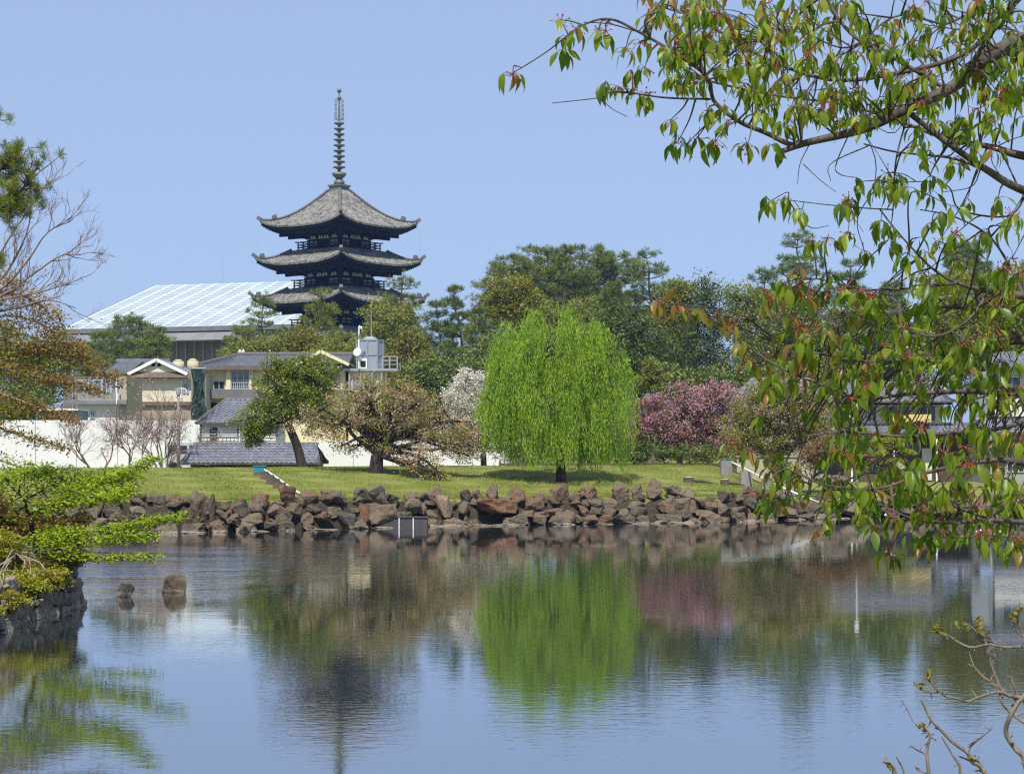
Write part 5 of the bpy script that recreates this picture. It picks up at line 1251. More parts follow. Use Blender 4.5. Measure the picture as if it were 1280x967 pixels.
# clipped pine
g = ground_at(1118, 110); t = thing('clipped_pine', 'cloud-clipped garden pine with rounded pads before the tiled house', 'pine tree', g); T = Tubes(); rng = R_(70)
tp = smooth([g - [0, 0, .2], P(1118, 580, 110), P(1114, 565, 110), P(1120, 550, 110)], 10); T.add(tp, np.linspace(.13, .06, 10), 6); cc = []
for (px, py, rx, ry) in ((1108, 551, 12, 7), (1128, 550, 12, 7), (1118, 560, 14, 5), (1102, 568, 13, 6), (1133, 567, 13, 6), (1118, 578, 17, 7)):
    c = P(px, py, 110 + rng.normal() * .3); T.add(limb(tp[6], c, rng, .1, 6), np.linspace(.05, .02, 6), 4); d = rand_dirs(rng, 1500); d[:, 2] = np.abs(d[:, 2]) - .25 * (rng.random(1500) < .3)
    cc.append(c + d * np.array([rx, rx, ry]) / F * 110 * rng.uniform(.85, 1.04, (1500, 1)))
cc = np.concatenate(cc); d = rand_dirs(rng, len(cc)); d[:, 2] += .8; V, f = leaf_quads(cc, d, rand_dirs(rng, len(cc)), .13, .03, rng); T.build('trunk', BK['pine'], t, g); np_obj('crown', V - g, [f], LM['juniper'], t)
# bare trees before the white hoarding
def bare_tree(label, D, px, ytop, wpx, seed, bark='twig', stems=3, leaves=None, nleaf=300, r0=.09, name='bare_tree', levels=4, spread=.55, group=None):
    rng = R_(seed); g = ground_at(px, D); t = thing(name, label, 'tree', g, 0, group); T = Tubes(); tips = []
    hgt = Z(ytop, D) - g[2]; W = wpx / F * D / 2
    def grow(p, d, L, r, lv):
        n = 6; pts = [p]; dd = d.copy()
        for i in range(n - 1): dd = unit(dd + rng.normal(size=3) * .16 + np.array([0, 0, .05])); pts.append(pts[-1] + dd * L / (n - 1))
        pts = np.array(pts); T.add(pts, np.linspace(r, r * .6, n), 6 if lv < 2 else 4)
        if lv >= levels: tips.append(pts[2:]); return
        k = rng.integers(2, 4) + (lv > 0)
        for b in range(k):
            q = pts[rng.integers(2, n)] if b else pts[-1]
            a = rng.normal(size=3); a -= (a @ dd) * dd; a = unit(a)
            grow(q, unit(dd + a * spread * rng.uniform(.6, 1.5)), L * rng.uniform(.58, .85), r * .58, lv + 1)
    for s in range(stems):
        a = s * 6.283 / stems + rng.uniform(0, 1); d = unit(np.array([math.cos(a) * W / hgt * .8, math.sin(a) * W / hgt * .8, 1.0]))
        grow(g - [0, 0, .2] + [.1 * math.cos(a), .1 * math.sin(a), 0], d, hgt * .36, r0, 0)
    T.build('trunk', BK[bark], t, g)
    if leaves:
        tt = np.concatenate(tips); c = tt[rng.integers(0, len(tt), nleaf)] + rng.normal(size=(nleaf, 3)) * .05
        l = rng.uniform(.05, .11, nleaf); V, f = leaf_quads(c, rand_dirs(rng, nleaf), rand_dirs(rng, nleaf), l, l * .8, rng); np_obj('blossom', V - g, [f], LM[leaves], t)
    return t
bare_tree('bare brown tree leftmost of those before the white hoarding', 102, 122, 495, 90, 81, 'twig', 2, None, r0=.07, levels=5)
bare_tree('bare tree between two others before the white hoarding', 103, 165, 492, 100, 82, 'twig', 3, 'palepink', 700, r0=.06, levels=5)
bare_tree('broad bare tree with faint pink buds beside the utility pole', 105, 203, 482, 120, 83, 'twig', 5, 'palepink', 1600, r0=.06, levels=5)
bare_tree('small grey bare tree below the end of the right rail', 104, 1010, 560, 40, 84, 'grey', 2, None)
# ---------------------------------------------------------------- left bank
def spray_tree(name, label, cat, base, D, trunk, sprays, mats, bark, seed, ls, wr, r0=.07, cname='crown'):
    """layered tree: every spray is (pixel path with depth offsets, half thickness px, leaf count)"""
    rng = R_(seed); g = np.array(base, float); g[2] = tz(g[0], g[1]); t = thing(name, label, cat, g); T = Tubes()
    tp = smooth(np.concatenate([[g - [0, 0, .3]], [P(a, b, D + c) for a, b, c in trunk]]), 14); T.add(tp, np.linspace(r0, r0 * .45, 14), 8)
    acc = {m_: [] for m_ in mats}
    for (path, th, n, depth, mi) in sprays:
        p = smooth([P(a, b, D + c) for a, b, c in path], 20); i = np.argmin(np.linalg.norm(tp - p[0], axis=1))
        T.add(limb(tp[i], p[0], rng, .06, 6), np.linspace(r0 * .4, r0 * .25, 6), 5); T.add(p, np.linspace(r0 * .25, .006, 20), 5)
        u = rng.random(n) ** .8 * 19; k = u.astype(int); c = p[np.minimum(k, 18)] + (p[np.minimum(k + 1, 19)] - p[np.minimum(k, 18)]) * (u - k)[:, None]
        tw = th / F * D * (1 - .62 * u / 19)
        nt_ = max(4, n // 26); tc = rng.integers(0, nt_, n); toff = rng.normal(size=(nt_, 3)) * [1, 1, .8]
        c = c + toff[tc] * tw[:, None] * [1.0, depth, .75] + rng.normal(size=(n, 3)) * [.10, .12, .045]
        for q in range(nt_ if nt_ < 90 else 90):
            j = np.where(tc == q)[0]
            if len(j): e = c[j[0]]; s = p[np.argmin(np.linalg.norm(p - e, axis=1))]; T.add(limb(s, e, rng, .1, 5), np.linspace(.012, .005, 5), 4)
        acc[mi].append(c)
    T.build('trunk', BK[bark], t, g)
    for m_, cs in acc.items():
        if not cs: continue
        c = np.concatenate(cs); n = len(c); d = rand_dirs(rng, n); d[:, 2] *= .45; w = rand_dirs(rng, n) * .6; w[:, 2] += 1.0
        l = ls * rng.uniform(.6, 1.3, n); V, f = leaf_quads(c, d, w, l, l * wr, rng); np_obj(cname if m_ == mats[0] else 'leaves', V - g, [f], LM[m_], t)
    return t
spray_tree('maple_tree', 'lime green young maple reaching over the water from the left bank', 'maple', (-10.4, 41.2, 0), 40.6,
    [(45, 700, .2), (40, 660, .2), (30, 625, .2)],
    [([(50, 640, 0), (85, 618, 0), (140, 597, 0), (197, 572, -.3)], 9, 1767, 1.6, 'maple'), ([(40, 620, 0), (80, 600, .4), (130, 600, .6), (165, 592, .6)], 22, 2709, 1.5, 'maple'),
     ([(30, 625, 0), (10, 600, .2), (40, 590, .5), (75, 590, .6)], 18, 1767, 1.6, 'maple'), ([(45, 640, 0), (90, 625, -.3), (130, 622, -.4), (160, 612, -.5)], 15, 1767, 1.6, 'maple'),
     ([(50, 685, -.5), (100, 668, -.7), (165, 656, -.8), (230, 644, -1)], 7, 2002, 1.6, 'maple'), ([(60, 690, -.5), (110, 678, -.8), (150, 672, -1), (190, 668, -1)], 8, 1295, 1.6, 'maple'),
     ([(60, 695, -.6), (105, 695, -1), (150, 697, -1.2), (193, 695, -1.3)], 4, 765, 1.8, 'maple'), ([(45, 675, -.4), (75, 668, -.5), (100, 664, -.6)], 11, 1178, 1.6, 'maple'),
     ([(20, 640, 0), (50, 650, 0), (90, 652, -.2), (110, 648, -.3)], 8, 824, 1.5, 'rustmaple')],
    ['maple', 'rustmaple'], 'dark', 91, .085, .62, .09)
spray_tree('maple_tree', 'rusty red and olive maple at the left edge with drooping layered boughs', 'maple', (-15.0, 50.5, 0), 49,
    [(-45, 600, .5), (-40, 520, .5), (-30, 430, .3), (-25, 380, 0)],
    [([(-30, 400, 0), (20, 395, 0), (70, 415, 0), (110, 450, 0)], 22, 2520, 1.3, 'rustmaple'), ([(-30, 420, 0), (30, 430, 0), (90, 445, 0), (152, 478, -.2)], 20, 3023, 1.3, 'rustmaple'),
     ([(-35, 370, 0), (0, 365, 0), (40, 375, 0), (75, 400, 0)], 20, 1680, 1.3, 'rustmaple'), ([(-35, 450, 0), (20, 465, -.4), (70, 475, -.4), (130, 490, -.4)], 16, 2184, 1.3, 'rustmaple'),
     ([(-35, 480, 0), (10, 495, -.5), (50, 510, -.5), (95, 528, -.5)], 15, 1511, 1.3, 'rustmaple'), ([(-40, 520, 0), (0, 535, -.5), (40, 548, -.5), (85, 560, -.6)], 13, 1176, 1.3, 'rustmaple'),
     ([(-30, 460, .3), (15, 445, .3), (50, 440, .3)], 26, 1848, 1.3, 'juniper'), ([(-40, 500, 0), (-5, 510, -.4), (35, 520, -.4)], 22, 1344, 1.3, 'juniper'), ([(-30, 345, 0), (0, 345, 0), (25, 355, 0)], 18, 705, 1.3, 'rustmaple'),
     ([(-40, 560, 0), (0, 575, -.5), (45, 590, -.5), (75, 600, -.5)], 14, 1008, 1.3, 'juniper')],
    ['rustmaple', 'juniper'], 'pale', 92, .085, .6, .16)
broad_tree('low_shrub', 'yellow-green spreading shrub hanging over the dark retaining wall', 'shrub', 25, 40, [(22, 700, 0), (20, 690, 0)],
    [(25, 715, 46, 22, 0), (75, 702, 28, 11, .6), (10, 740, 28, 22, -.6), (-10, 690, 40, 30, 0), (55, 720, 30, 14, -.3), (95, 700, 14, 8, 1.2), (30, 733, 26, 13, -2.4), (58, 722, 22, 10, -1.1), (4, 752, 22, 14, -3.6), (-20, 765, 24, 18, -4.5)], [('juniper', .8, 'crown'), ('rustmaple', .2, 'brown_leaves')], 'pale', R_(93), 760, 90, .17, .062, .5, .05, 1.2, flat=.45, bumpy=.3)
broad_tree('low_shrub', 'olive and brown shrub on the mound behind the lime maple trunk', 'shrub', 5, 45, [(5, 660, 0), (5, 650, 0)],
    [(0, 655, 44, 26, 0), (45, 660, 30, 18, 0), (-20, 630, 30, 26, 0)], [('juniper', .55, 'crown'), ('rustmaple', .45, 'brown_leaves')], 'pale', R_(94), 340, 80, .2, .07, .5, .05, 1.3, flat=.6)
# pine at the left edge
rng = R_(95); g = np.array([-13.2, 38, 0]); g[2] = tz(-13.2, 38); t = thing('pine_tree', 'near pine at the left edge showing only its yellowish needle bunches', 'pine tree', g); T = Tubes(); c_, d_ = [], []
tp = smooth([g - [0, 0, .3], P(-165, 500, 38), P(-150, 350, 38.2), P(-160, 150, 38), P(-150, 40, 38)], 20); T.add(tp, np.linspace(.22, .07, 20), 9)
for (path, n, th) in (([(-155, 300, 0), (-60, 285, 0), (0, 250, 0), (30, 235, 0), (36, 208, 0)], 46, 20), ([(-155, 250, 0), (-60, 240, .2), (-5, 215, .2), (10, 205, .2), (28, 198, 0)], 40, 16), ([(-150, 320, 0), (-50, 300, -.2), (0, 262, -.2), (22, 252, -.2)], 34, 11),
                      ([(-155, 200, 0), (-60, 170, 0), (-12, 150, 0), (-8, 148, 0)], 14, 8), ([(-150, 380, 0), (-60, 350, 0), (-15, 330, 0), (-6, 326, 0)], 20, 10), ([(-155, 140, 0), (-80, 90, 0), (-30, 70, 0)], 24, 18)):
    p = smooth([P(a, b, 38 + c) for a, b, c in path], 20); T.add(p, np.linspace(.06, .012, 20), 6); u = rng.uniform(9, 19, n).astype(int)
    q = p[u] + rng.normal(size=(n, 3)) * th / F * 38 * .75; c_.append(q); d_.append(unit(p[np.minimum(u + 1, 19)] - p[u - 1] + rng.normal(size=(n, 3)) * .35 + [0, 0, .5]))
    for j in range(n): T.add(limb(p[max(0, u[j] - 2)], q[j], rng, .1, 5), np.linspace(.014, .006, 5), 4)
c = np.concatenate(c_); a = np.concatenate(d_); n = len(c); k = 95
dd = unit(np.repeat(a, k, 0) * .85 + rand_dirs(rng, n * k)); l = rng.uniform(.12, .2, n * k); cc = np.repeat(c, k, 0) + np.repeat(a, k, 0) * rng.uniform(-.1, .06, (n * k, 1)); V, f = leaf_quads(cc + dd * l[:, None] * .5, dd, rand_dirs(rng, n * k), l, .009, rng)
T.build('trunk', BK['pine'], t, g); np_obj('crown', V - g, [f], LM['pine_near'], t)
# bare tree beside it, twigs spreading to the right
rng = R_(96); g = np.array([-12.6, 41, 0]); g[2] = tz(-12.6, 41); t = thing('bare_tree', 'leafless tree with fine pinkish twigs above the rusty maple at the left edge', 'tree', g); T = Tubes(); D = 42; tips = []
tp = smooth([g - [0, 0, .3], P(-110, 560, 41), P(-95, 450, 41.5), P(-60, 390, D)], 16); T.add(tp, np.linspace(.14, .05, 16), 8)
def twigs(p, r, lv, k, L):
    for q in range(k):
        i = rng.integers(3, len(p)); d = unit(p[i] - p[i - 2]); a = rng.normal(size=3); a -= (a @ d) * d; e = unit(d + unit(a) * rng.uniform(.5, .9) + [0.15, 0, .35])
        n = 7; pts = [p[i]]
        for j in range(n - 1): e = unit(e + rng.normal(size=3) * .15 + [0, 0, .06]); pts.append(pts[-1] + e * L / (n - 1))
        pts = np.array(pts); T.add(pts, np.linspace(r, r * .45, n), 4); tips.append(pts)
        if lv: twigs(pts, r * .6, lv - 1, 3, L * .62)
for path in ([(-60, 390, 0), (0, 362, 0), (35, 325, 0), (58, 292, 0), (90, 272, 0)], [(-60, 395, 0), (5, 368, 0), (45, 340, .2), (75, 320, .2), (100, 318, .2)], [(-70, 400, 0), (-20, 350, 0), (10, 300, 0), (30, 270, 0), (62, 225, 0)],
             [(-60, 390, 0), (0, 375, -.2), (50, 365, -.3), (92, 352, -.3)], [(-70, 400, 0), (-40, 330, 0), (-20, 260, 0), (5, 215, 0)], [(-60, 395, 0), (0, 350, .3), (30, 300, .3), (40, 262, .4)], [(-60, 400, 0), (20, 385, .2), (60, 375, 0), (95, 385, 0)]):
    p = smooth([P(a, b, D + c) for a, b, c in path], 18); T.add(p, np.linspace(.035, .009, 18), 6); twigs(p, .011, 2, 9, .62)
T.build('trunk', BK['twig'], t, g)
tt = np.concatenate(tips); c = tt[rng.integers(0, len(tt), 420)]; c = c[c[:, 2] < Z(310, D)]; c = c + rng.normal(size=c.shape) * .03; V, f = leaf_quads(c, rand_dirs(rng, len(c)), rand_dirs(rng, len(c)), .05, .03, rng); np_obj('leaves', V - g, [f], LM['redbrown'], t)

# ---------------------------------------------------------------- the near cherry at the right
CB = leaf_mat('cherry_leaf', [(.03, .075, .008), (.09, .165, .012), (.18, .265, .018), (.31, .37, .03), (.31, .27, .035)], .55, .38, 1.3, .45, 1.5)
CY = leaf_mat('cherry_young_leaf', [(.16, .18, .02), (.25, .20, .03), (.28, .14, .04), (.26, .09, .04)], .5, .38, 1.3, .4, 1.5)
CR = plain('red_calyx', (.34, .07, .045), .6, .35, 30, 0); CW = plain('white_petal', (.85, .74, .74), .7, .08, 20, 0)
rng = R_(201)
cx0 = np.array([3.25, 7.9, 0.0]); cx0[2] = tz(3.25, 7.9)
cherry = thing('cherry_tree', 'near cherry reaching in from the right with hanging green leaves and red flower stalks', 'cherry tree', cx0)
T = Tubes(); BP = []
def br(pts, r0, r1, n=26, sides=8, wob=.0, keep=True, pw=None):
    p = smooth([P(*q) for q in pts], n)
    if wob: p = p + smooth(rng.normal(size=(6, 3)) * wob, n)
    pw = pw or (2.6 if pts[0][0] > 1500 and r0 < .035 else 1.0); rr = r1 + (r0 - r1) * (1 - np.linspace(0, 1, n)) ** pw
    T.add(p, rr, sides)
    if keep: BP.append(np.concatenate([p, rr[:, None]], 1))
    return p
trunk = smooth([cx0 - [0, 0, .4], cx0 + [0, 0, .5], P(1660, 520, 7.8), P(1610, 330, 7.7), P(1600, 180, 7.7), P(1580, 0, 7.7), P(1560, -200, 7.6)], 26)
T.add(trunk, np.linspace(.16, .06, 26), 12)
m1 = [(1600, 180, 7.7), (1450, 95, 7.5), (1330, 62, 7.4), (1280, 50, 7.35), (1216, 84, 7.3), (1192, 108, 7.3), (1131, 137, 7.25), (1080, 161, 7.2), (1010, 178, 7.2), (978, 189, 7.2)]
br(m1, .042, .010, 60, 10)
br([(1216, 86, 7.3), (1240, 60, 7.3), (1275, 70, 7.35)], .014, .012, 8)
br([(1010, 178, 7.2), (989, 181, 7.2), (957, 166, 7.2), (924, 152, 7.15), (893, 127, 7.15), (884, 97, 7.1), (849, 70, 7.1), (800, 41, 7.1), (762, 24, 7.1), (728, 32, 7.1), (700, 52, 7.1)], .011, .0028, 50, 7)
br([(798, 40, 7.1), (762, 30, 7.1), (730, 28, 7.1)], .003, .002, 10, 5); br([(700, 52, 7.1), (683, 65, 7.1), (660, 80, 7.1), (643, 90, 7.1)], .003, .002, 12, 5)
br([(888, 124, 7.15), (830, 122, 7.1), (770, 114, 7.1), (750, 122, 7.1), (690, 129, 7.1)], .0045, .0016, 26, 5); br([(750, 122, 7.1), (765, 136, 7.1), (784, 146, 7.1)], .002, .0012, 8, 4, keep=False)
br([(1177, 108, 7.3), (1118, 73, 7.35), (1067, 45, 7.4), (1033, 0, 7.45), (1015, -40, 7.5)], .0085, .006, 24, 7)
br([(1131, 137, 7.25), (1160, 160, 7.3), (1192, 184, 7.3), (1233, 212, 7.4), (1285, 240, 7.5), (1400, 270, 7.6), (1605, 300, 7.7)][::-1], .03, .011, 40, 8)
br([(1605, 250, 7.7), (1400, 215, 7.9), (1280, 195, 8.0), (1240, 184, 8.0), (1180, 172, 8.0), (1120, 150, 8.0), (1050, 130, 8.0), (960, 118, 8.0), (880, 100, 8.0)], .032, .005, 50, 8)
br([(1600, 60, 7.7), (1400, 0, 7.8), (1330, -40, 7.8)], .03, .02, 16, 8); br([(1400, 20, 7.6), (1290, -8, 7.6), (1250, 30, 7.6), (1200, 70, 7.65), (1120, 92, 7.7), (1040, 100, 7.7), (960, 75, 7.7), (900, 40, 7.7), (860, 20, 7.7), (815, 5, 7.7)], .014, .003, 44, 7)
br([(1315, -60, 7.2), (1262, 8, 7.2), (1240, 40, 7.2), (1196, 110, 7.3)], .013, .010, 20, 7)
br([(1240, 40, 7.2), (1210, 20, 7.2), (1180, 30, 7.2), (1120, 20, 7.2), (1060, 60, 7.2), (1000, 40, 7.2), (960, 50, 7.2)], .006, .002, 30, 6)
br([(1136, 141, 7.25), (1120, 200, 7.2), (1116, 265, 7.2), (1110, 300, 7.2)], .004, .002, 20, 6); br([(1233, 214, 7.4), (1190, 198, 7.3), (1120, 190, 7.2), (1080, 180, 7.2)], .005, .003, 18, 6)
br([(1116, 262, 7.2), (1080, 260, 7.2), (1035, 256, 7.2), (985, 250, 7.2)], .003, .0016, 16, 5)
br([(1066, 158, 7.2), (1045, 205, 7.15), (1050, 218, 7.15), (1070, 222, 7.15)], .003, .0015, 12, 5, keep=False); br([(1012, 180, 7.2), (1000, 205, 7.2), (997, 230, 7.2)], .0022, .001, 10, 4, keep=False); br([(1004, 205, 7.2), (1025, 225, 7.2), (1045, 240, 7.2)], .0018, .001, 8, 4, keep=False)
# the lower boughs
br([(1650, 420, 7.8), (1420, 390, 7.4), (1280, 370, 7.2), (1236, 364, 7.2), (1195, 353, 7.2), (1165, 335, 7.2), (1140, 310, 7.2), (1118, 285, 7.2), (1100, 262, 7.2)], .028, .003, 44, 8)
br([(1195, 354, 7.2), (1140, 360, 7.1), (1080, 362, 7.1), (1040, 352, 7.1), (1000, 345, 7.1)], .006, .002, 24, 6)
br([(1655, 500, 7.8), (1450, 500, 7.6), (1330, 492, 7.5), (1255, 491, 7.4), (1209, 489, 7.4), (1140, 492, 7.3), (1080, 498, 7.2), (1045, 487, 7.2), (1000, 471, 7.2), (964, 453, 7.2), (930, 428, 7.2), (905, 408, 7.2)], .026, .0028, 56, 8)
br([(1650, 450, 7.8), (1420, 418, 8.0), (1280, 425, 7.9), (1250, 430, 7.9), (1209, 439, 7.8), (1182, 450, 7.7), (1091, 452, 7.5), (1054, 448, 7.5), (982, 432, 7.5), (941, 416, 7.5), (900, 398, 7.5), (860, 392, 7.5)], .026, .0028, 56, 8)
br([(964, 420, 7.5), (930, 395, 7.4), (890, 385, 7.4), (850, 382, 7.4), (812, 388, 7.4)], .004, .0015, 22, 5)
br([(1660, 560, 7.8), (1450, 590, 7.2), (1300, 580, 6.9), (1240, 575, 6.9), (1160, 590, 6.9), (1100, 610, 6.9), (1036, 607, 6.9), (991, 589, 6.9), (936, 562, 6.9), (915, 548, 6.9)], .024, .002, 50, 8)
br([(1665, 600, 7.8), (1460, 640, 7.3), (1300, 652, 7.1), (1240, 650, 7.0), (1164, 653, 7.0), (1120, 640, 7.0), (1080, 620, 7.0), (1040, 622, 7.0)], .022, .002, 40, 8)
br([(1240, 650, 7.0), (1190, 630, 7.2), (1150, 600, 7.2), (1120, 560, 7.2)], .006, .002, 20, 6); br([(1236, 364, 7.2), (1210, 400, 7.1), (1170, 420, 7.1), (1120, 410, 7.1), (1060, 395, 7.1)], .006, .002, 24, 6)
br([(1330, 492, 7.5), (1270, 530, 7.0), (1200, 540, 6.9), (1130, 545, 6.9), (1060, 540, 6.9), (1000, 545, 6.9)], .01, .002, 30, 6); br([(1280, 425, 7.9), (1230, 390, 7.8), (1160, 385, 7.8), (1100, 400, 7.8), (1040, 410, 7.8)], .008, .002, 30, 6)
br([(1280, 370, 7.2), (1255, 320, 7.3), (1230, 290, 7.3), (1190, 270, 7.3), (1150, 262, 7.3)], .006, .002, 24, 6); br([(1285, 240, 7.5), (1260, 270, 7.5), (1200, 262, 7.5), (1180, 230, 7.5), (1100, 228, 7.5)], .005, .0018, 24, 6)
BPA = np.concatenate(BP)
# leaf: a folded, pointed blade
tm = np.array([[0, 0, 0], [0, .25, .0], [0, .5, -.015], [0, .78, -.06], [0, 1.0, -.14], [-.17, .22, .05], [-.235, .46, .05], [-.14, .76, -.02], [.17, .22, .05], [.235, .46, .05], [.14, .76, -.02]])
tf = np.array([[0, 8, 1], [1, 8, 9], [1, 9, 2], [2, 9, 10], [2, 10, 3], [3, 10, 4], [0, 1, 5], [1, 6, 5], [1, 2, 6], [2, 7, 6], [2, 3, 7], [3, 4, 7]])
class Leaves:
    def __init__(s): s.V = []; s.n = 0
    def add(s, base, d, nrm, L, wid=1.0):
        y = unit(np.asarray(d, float)); x = np.cross(y, nrm); x /= np.linalg.norm(x) + 1e-9; z = np.cross(x, y)
        cur = rng.uniform(-.8, 2.6); v = tm.copy(); v[:, 2] = v[:, 2] * rng.uniform(.3, 2.4) - cur * .14 * v[:, 1] ** 2; v[:, 0] += rng.normal() * .10 * v[:, 1] ** 2
        s.V.append(base + L * (v[:, :1] * x * wid + v[:, 1:2] * y + v[:, 2:] * z)); s.n += 1
    def build(s, name, mat):
        F_ = (tf[None] + np.arange(s.n)[:, None, None] * 11).reshape(-1, 3); np_obj(name, np.concatenate(s.V) - cx0, [F_], mat, cherry, True)
LG, LY = Leaves(), Leaves(); RC, WC = MB(), MB()
OCT = [[[0, 2, 4], [2, 1, 4], [1, 3, 4], [3, 0, 4], [2, 0, 5], [1, 2, 5], [3, 1, 5], [0, 3, 5]]]
def octa(mb, c, r): mb.add(np.asarray(c) + r * np.array([[1, 0, 0], [-1, 0, 0], [0, 1, 0], [0, -1, 0], [0, 0, 1.3], [0, 0, -1.3]]), OCT)
def cluster(px, py, young=.15, n=None, D=None, size=1.0, flower=.36, connect=True, wide=0.0):
    D = D or rng.uniform(6.7, 8.1); c = P(px, py, D)
    if connect:   # shoot from the nearest bough, preferring one on the side of the trunk and above
        dv = BPA[:, :3] - c; dist = np.linalg.norm(dv * [1, .8, 1], axis=1) - .25 * np.clip(dv[:, 0], -.3, .4) - .10 * np.clip(dv[:, 2], -.3, .3)
        k = np.argmin(dist + rng.random(len(dist)) * .03); s = BPA[k, :3]; L = np.linalg.norm(c - s)
        if L > .02:
            mid = (s + c) / 2 + rng.normal(size=3) * .06 * L + np.array([0, 0, .05 * L])
            T.add(smooth([s, mid, c], 9), np.linspace(min(.0045, BPA[k, 3] * .8 + .001), .0016, 9), 5)
    n = n or rng.integers(4, 8)
    for i in range(n):
        h = rng.normal(size=3) * [1, 1, .25]; h = unit(h)
        d = unit(np.array([0, 0, -1.0]) + h * rng.uniform(.25, .95) * (1.6 if rng.random() < .25 else 1)); pet = c + unit(h + [0, 0, -.35]) * rng.uniform(.006, .03) + rng.normal(size=3) * .006
        L = rng.uniform(.045, .085) * size; nr = unit(h + [0, -.3, .6] + rng.normal(size=3) * .5)
        T.add(np.array([c, (c + pet) / 2 + [0, 0, .003], pet]), .0011, 3)
        (LY if rng.random() < young * (1.0 if px < 1010 and py > 330 else .5) else LG).add(pet, d, nr, L, rng.uniform(.68, .95) + wide)
    if rng.random() < flower:
        for i in range(rng.integers(5, 11)):
            e = c + unit(rng.normal(size=3) + [0, 0, -.5]) * rng.uniform(.012, .042); V, f = tube(np.array([c, (c + e) / 2 + [0, 0, -.004], e]), .0013, 3); RC.add(V, [f]); octa(RC, e, rng.uniform(.0022, .0042))
            if rng.random() < .03: octa(WC, e + rng.normal(size=3) * .006, rng.uniform(.0035, .0055))
# outline clusters read from the photograph
for a in [(641, 92), (708, 46), (703, 62), (722, 36), (748, 36), (757, 38), (700, 25, .9, 2), (782, 62, .4), (790, 88, .6), (806, 84, .6), (757, 104), (772, 108), (793, 112), (806, 116), (838, 150, .3), (847, 178), (858, 180), (905, 132), (895, 176), (935, 180), (965, 182), (885, 138), (910, 150), (872, 172, .1, 4), (962, 252), (985, 248), (1003, 262), (830, 60, .4), (820, 25, .3),
          (845, 22, .3), (824, 378, .8), (848, 380, .9), (868, 385, .8), (896, 392, .8), (918, 402, .8), (925, 425, .7), (955, 455, .6), (935, 448, .6), (912, 550, .5), (938, 562, .4), (968, 585, .3), (1000, 596, .4), (960, 628, .2), (1030, 650, .15), (1110, 690, .1), (1165, 678, .1), (1255, 682, .1), (1270, 680, .1), (985, 410, .7), (1005, 405, .6), (1000, 335, .5), (1015, 300, .2), (1060, 290, .1)]:
    cluster(a[0], a[1], a[2] if len(a) > 2 else .12, a[3] if len(a) > 3 else None, D=rng.uniform(7.0, 7.3), flower=.6)
# the mass of leaves, by region: polygon-ish boxes (x0, y0, x1, y1, count, share of young bronze leaves)
for (x0, y0, x1, y1, n, yg) in [(800, -10, 900, 55, 20, .3), (830, 40, 960, 110, 28, .25), (900, -10, 1290, 60, 62, .25), (940, 60, 1290, 120, 58, .2), (950, 110, 1130, 160, 22, .15), (1130, 110, 1290, 190, 24, .15),
                                (1060, 190, 1290, 250, 20, .08), (1040, 240, 1290, 300, 26, .08), (1030, 290, 1290, 350, 34, .1), (1060, 340, 1290, 400, 42, .12), (960, 350, 1070, 420, 22, .55),
                                (960, 410, 1100, 480, 34, .35), (1090, 400, 1290, 480, 52, .15), (950, 470, 1050, 530, 12, .3), (1040, 470, 1290, 540, 44, .15), (1040, 535, 1290, 600, 46, .15), (960, 560, 1060, 625, 22, .35), (1040, 595, 1290, 650, 52, .12), (1090, 645, 1290, 672, 14, .1)]:
    for q in range(int(n * (1.6 if y1 < 200 else .55 if y1 < 355 else .95 if y1 < 410 else .9))): cluster(rng.uniform(x0, x1), rng.uniform(y0, y1), yg, size=.86 if y1 < 250 else .98, wide=0.0 if y1 < 410 else .05)
# bare side shoots
for q in range(70):
    k = rng.integers(0, len(BPA)); s = BPA[k, :3]
    if X(1290, s[1]) < s[0] or s[0] < X(900, s[1]): continue
    d = unit(rng.normal(size=3) * [1, .6, .8] + [-.5, 0, .1]); L = rng.uniform(.12, .35); e = s + d * L
    T.add(smooth([s, (s + e) / 2 + rng.normal(size=3) * .04, e + [0, 0, .03]], 8), np.linspace(.0028, .0012, 8), 4)
T.build('branches', BK['cherry'], cherry, cx0); LG.build('leaves', CB); LY.build('young_leaves', CY)
RC_o = np_obj('flower_stalks', np.concatenate(RC.V) - cx0, [np.concatenate(f) for f in RC.F.values()], CR, cherry)
if WC.V: np_obj('blossom', np.concatenate(WC.V) - cx0, [np.concatenate(f) for f in WC.F.values()], CW, cherry)

# ---------------------------------------------------------------- budding shrub in the lower right corner
D = 6.0; g = np.array([X(1262, D), 6.05, 0]); g[2] = tz(g[0], g[1]); t = thing('budding_shrub', 'bare budding shrub twigs in the lower right corner over the water', 'shrub', g); T = Tubes(); B_ = []
root = [(1262, 1180, D), (1262, 1080, D)]
rng = R_(55)
def tw(pts, r0, r1, bud=True, dark=False):
    p = smooth([P(a, b, D + (c[0] if c else 0)) for a, b, *c in pts], 7 * len(pts)); p = p + smooth(rng.normal(size=(len(pts) + 1, 3)) * .004, len(p)); T.add(p, np.linspace(r0, r1, len(p)), 7)
    for q in range(len(pts)):
        i = rng.integers(3, len(p)); T.add(np.array([p[i], p[i] + rng.normal(size=3) * .012]), [r1, r1 * .8], 5)
    if bud: B_.append((p[-1], unit(p[-1] - p[-4])))
tw([(1262, 1180), (1290, 1000), (1300, 920), (1279, 877), (1257, 866), (1243, 835), (1235, 810), (1229, 794), (1225, 779)], .009, .003)
tw([(1300, 920), (1330, 850), (1320, 815), (1279, 808), (1246, 808), (1215, 806), (1190, 798), (1179, 786)], .007, .0022); tw([(1185, 795), (1177, 791), (1171, 790)], .0025, .002)
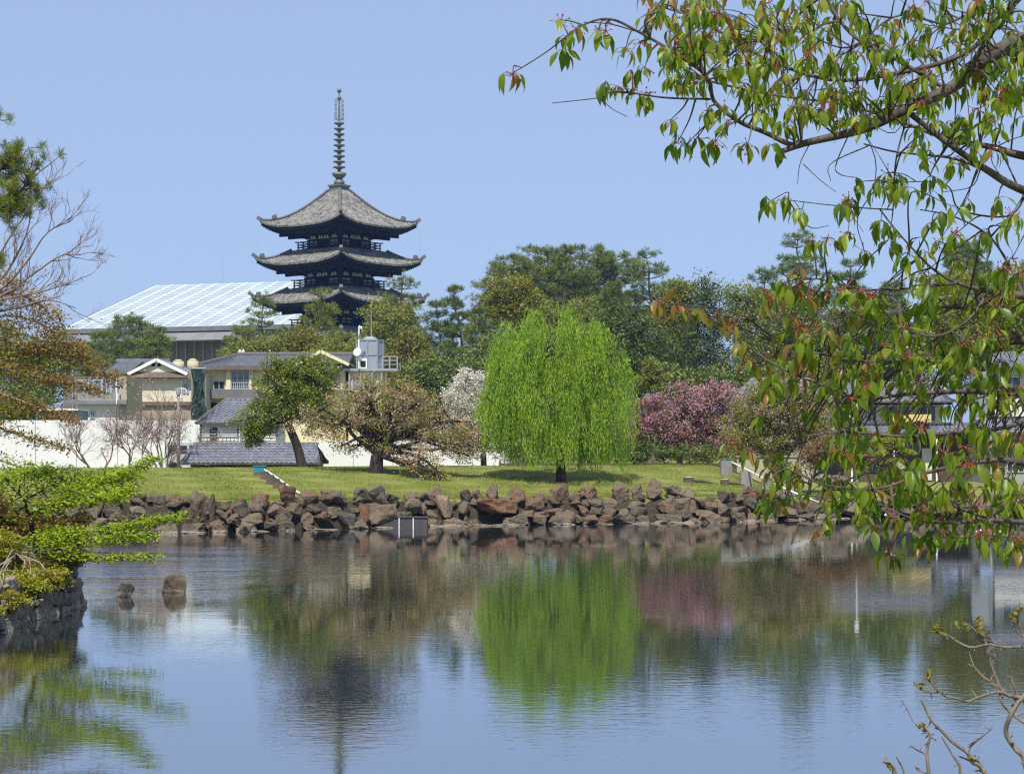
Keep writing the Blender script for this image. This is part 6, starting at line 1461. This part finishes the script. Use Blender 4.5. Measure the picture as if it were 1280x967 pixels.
tw([(1246, 808), (1236, 797), (1230, 788)], .003, .002); tw([(1232, 800), (1217, 787), (1205, 776)], .003, .002); tw([(1243, 830), (1244, 815), (1243, 808)], .003, .002, False)
tw([(1262, 868), (1243, 866), (1218, 871), (1204, 875), (1188, 871), (1174, 863), (1166, 852), (1161, 844)], .005, .0022); tw([(1177, 864), (1163, 864), (1149, 859)], .003, .002)
tw([(1247, 860), (1226, 844), (1213, 827), (1210, 810)], .004, .0015, False); tw([(1235, 850), (1222, 838), (1209, 829)], .003, .0015, False); tw([(1250, 865), (1240, 857), (1232, 853)], .003, .0015, False)
tw([(1270, 868), (1266, 850), (1267, 838), (1262, 832)], .004, .002, False); tw([(1330, 850), (1290, 800), (1276, 790), (1267, 781), (1266, 774)], .004, .002); tw([(1278, 795), (1275, 775), (1274, 763)], .003, .002)
tw([(1262, 1180), (1285, 1010), (1279, 951), (1268, 932), (1260, 907), (1268, 882), (1279, 868), (1295, 850)], .010, .006, False); tw([(1310, 915), (1280, 903), (1256, 882), (1247, 862)], .005, .003, False)
tw([(1262, 1180), (1240, 1010), (1231, 967), (1218, 954), (1210, 940), (1188, 926), (1171, 907), (1157, 890), (1151, 875)], .010, .003, False); tw([(1210, 940), (1221, 926), (1238, 910)], .005, .002, False); tw([(1228, 964), (1226, 955), (1218, 944)], .004, .003)
tw([(1262, 1180), (1170, 1010), (1163, 967), (1160, 940), (1159, 921), (1155, 906)], .008, .003); tw([(1160, 946), (1150, 938), (1140, 932)], .003, .002, False); tw([(1162, 966), (1150, 962), (1143, 960)], .003, .002, False)
tw([(1262, 1180), (1205, 1010), (1199, 965), (1193, 946), (1180, 921)], .007, .0025, False); tw([(1262, 1180), (1130, 1005), (1119, 965), (1113, 951)], .007, .003); tw([(1140, 1000), (1130, 965), (1119, 944)], .005, .002, False); tw([(1146, 906), (1138, 895), (1130, 876)], .0022, .001, False)
T.build('stems', bark_mat('budding_bark', (.07, .055, .05), (.30, .25, .20), 22), t, g)
C, Dd = [], []
for p, d in B_:
    for q in range(16): C.append(p + d * rng.uniform(-.004, .012) + rng.normal(size=3) * .006); Dd.append(d + rng.normal(size=3) * .7)
C = np.array(C); Dd = np.array(Dd); l = rng.uniform(.012, .03, len(C)); V, f = leaf_quads(C, Dd, rand_dirs(rng, len(C)), l, l * .5, rng); np_obj('leaves', V - g, [f], leaf_mat('bud_leaves', [(.12, .14, .02), (.25, .22, .05), (.26, .10, .05)], .3, .5, 20), t)
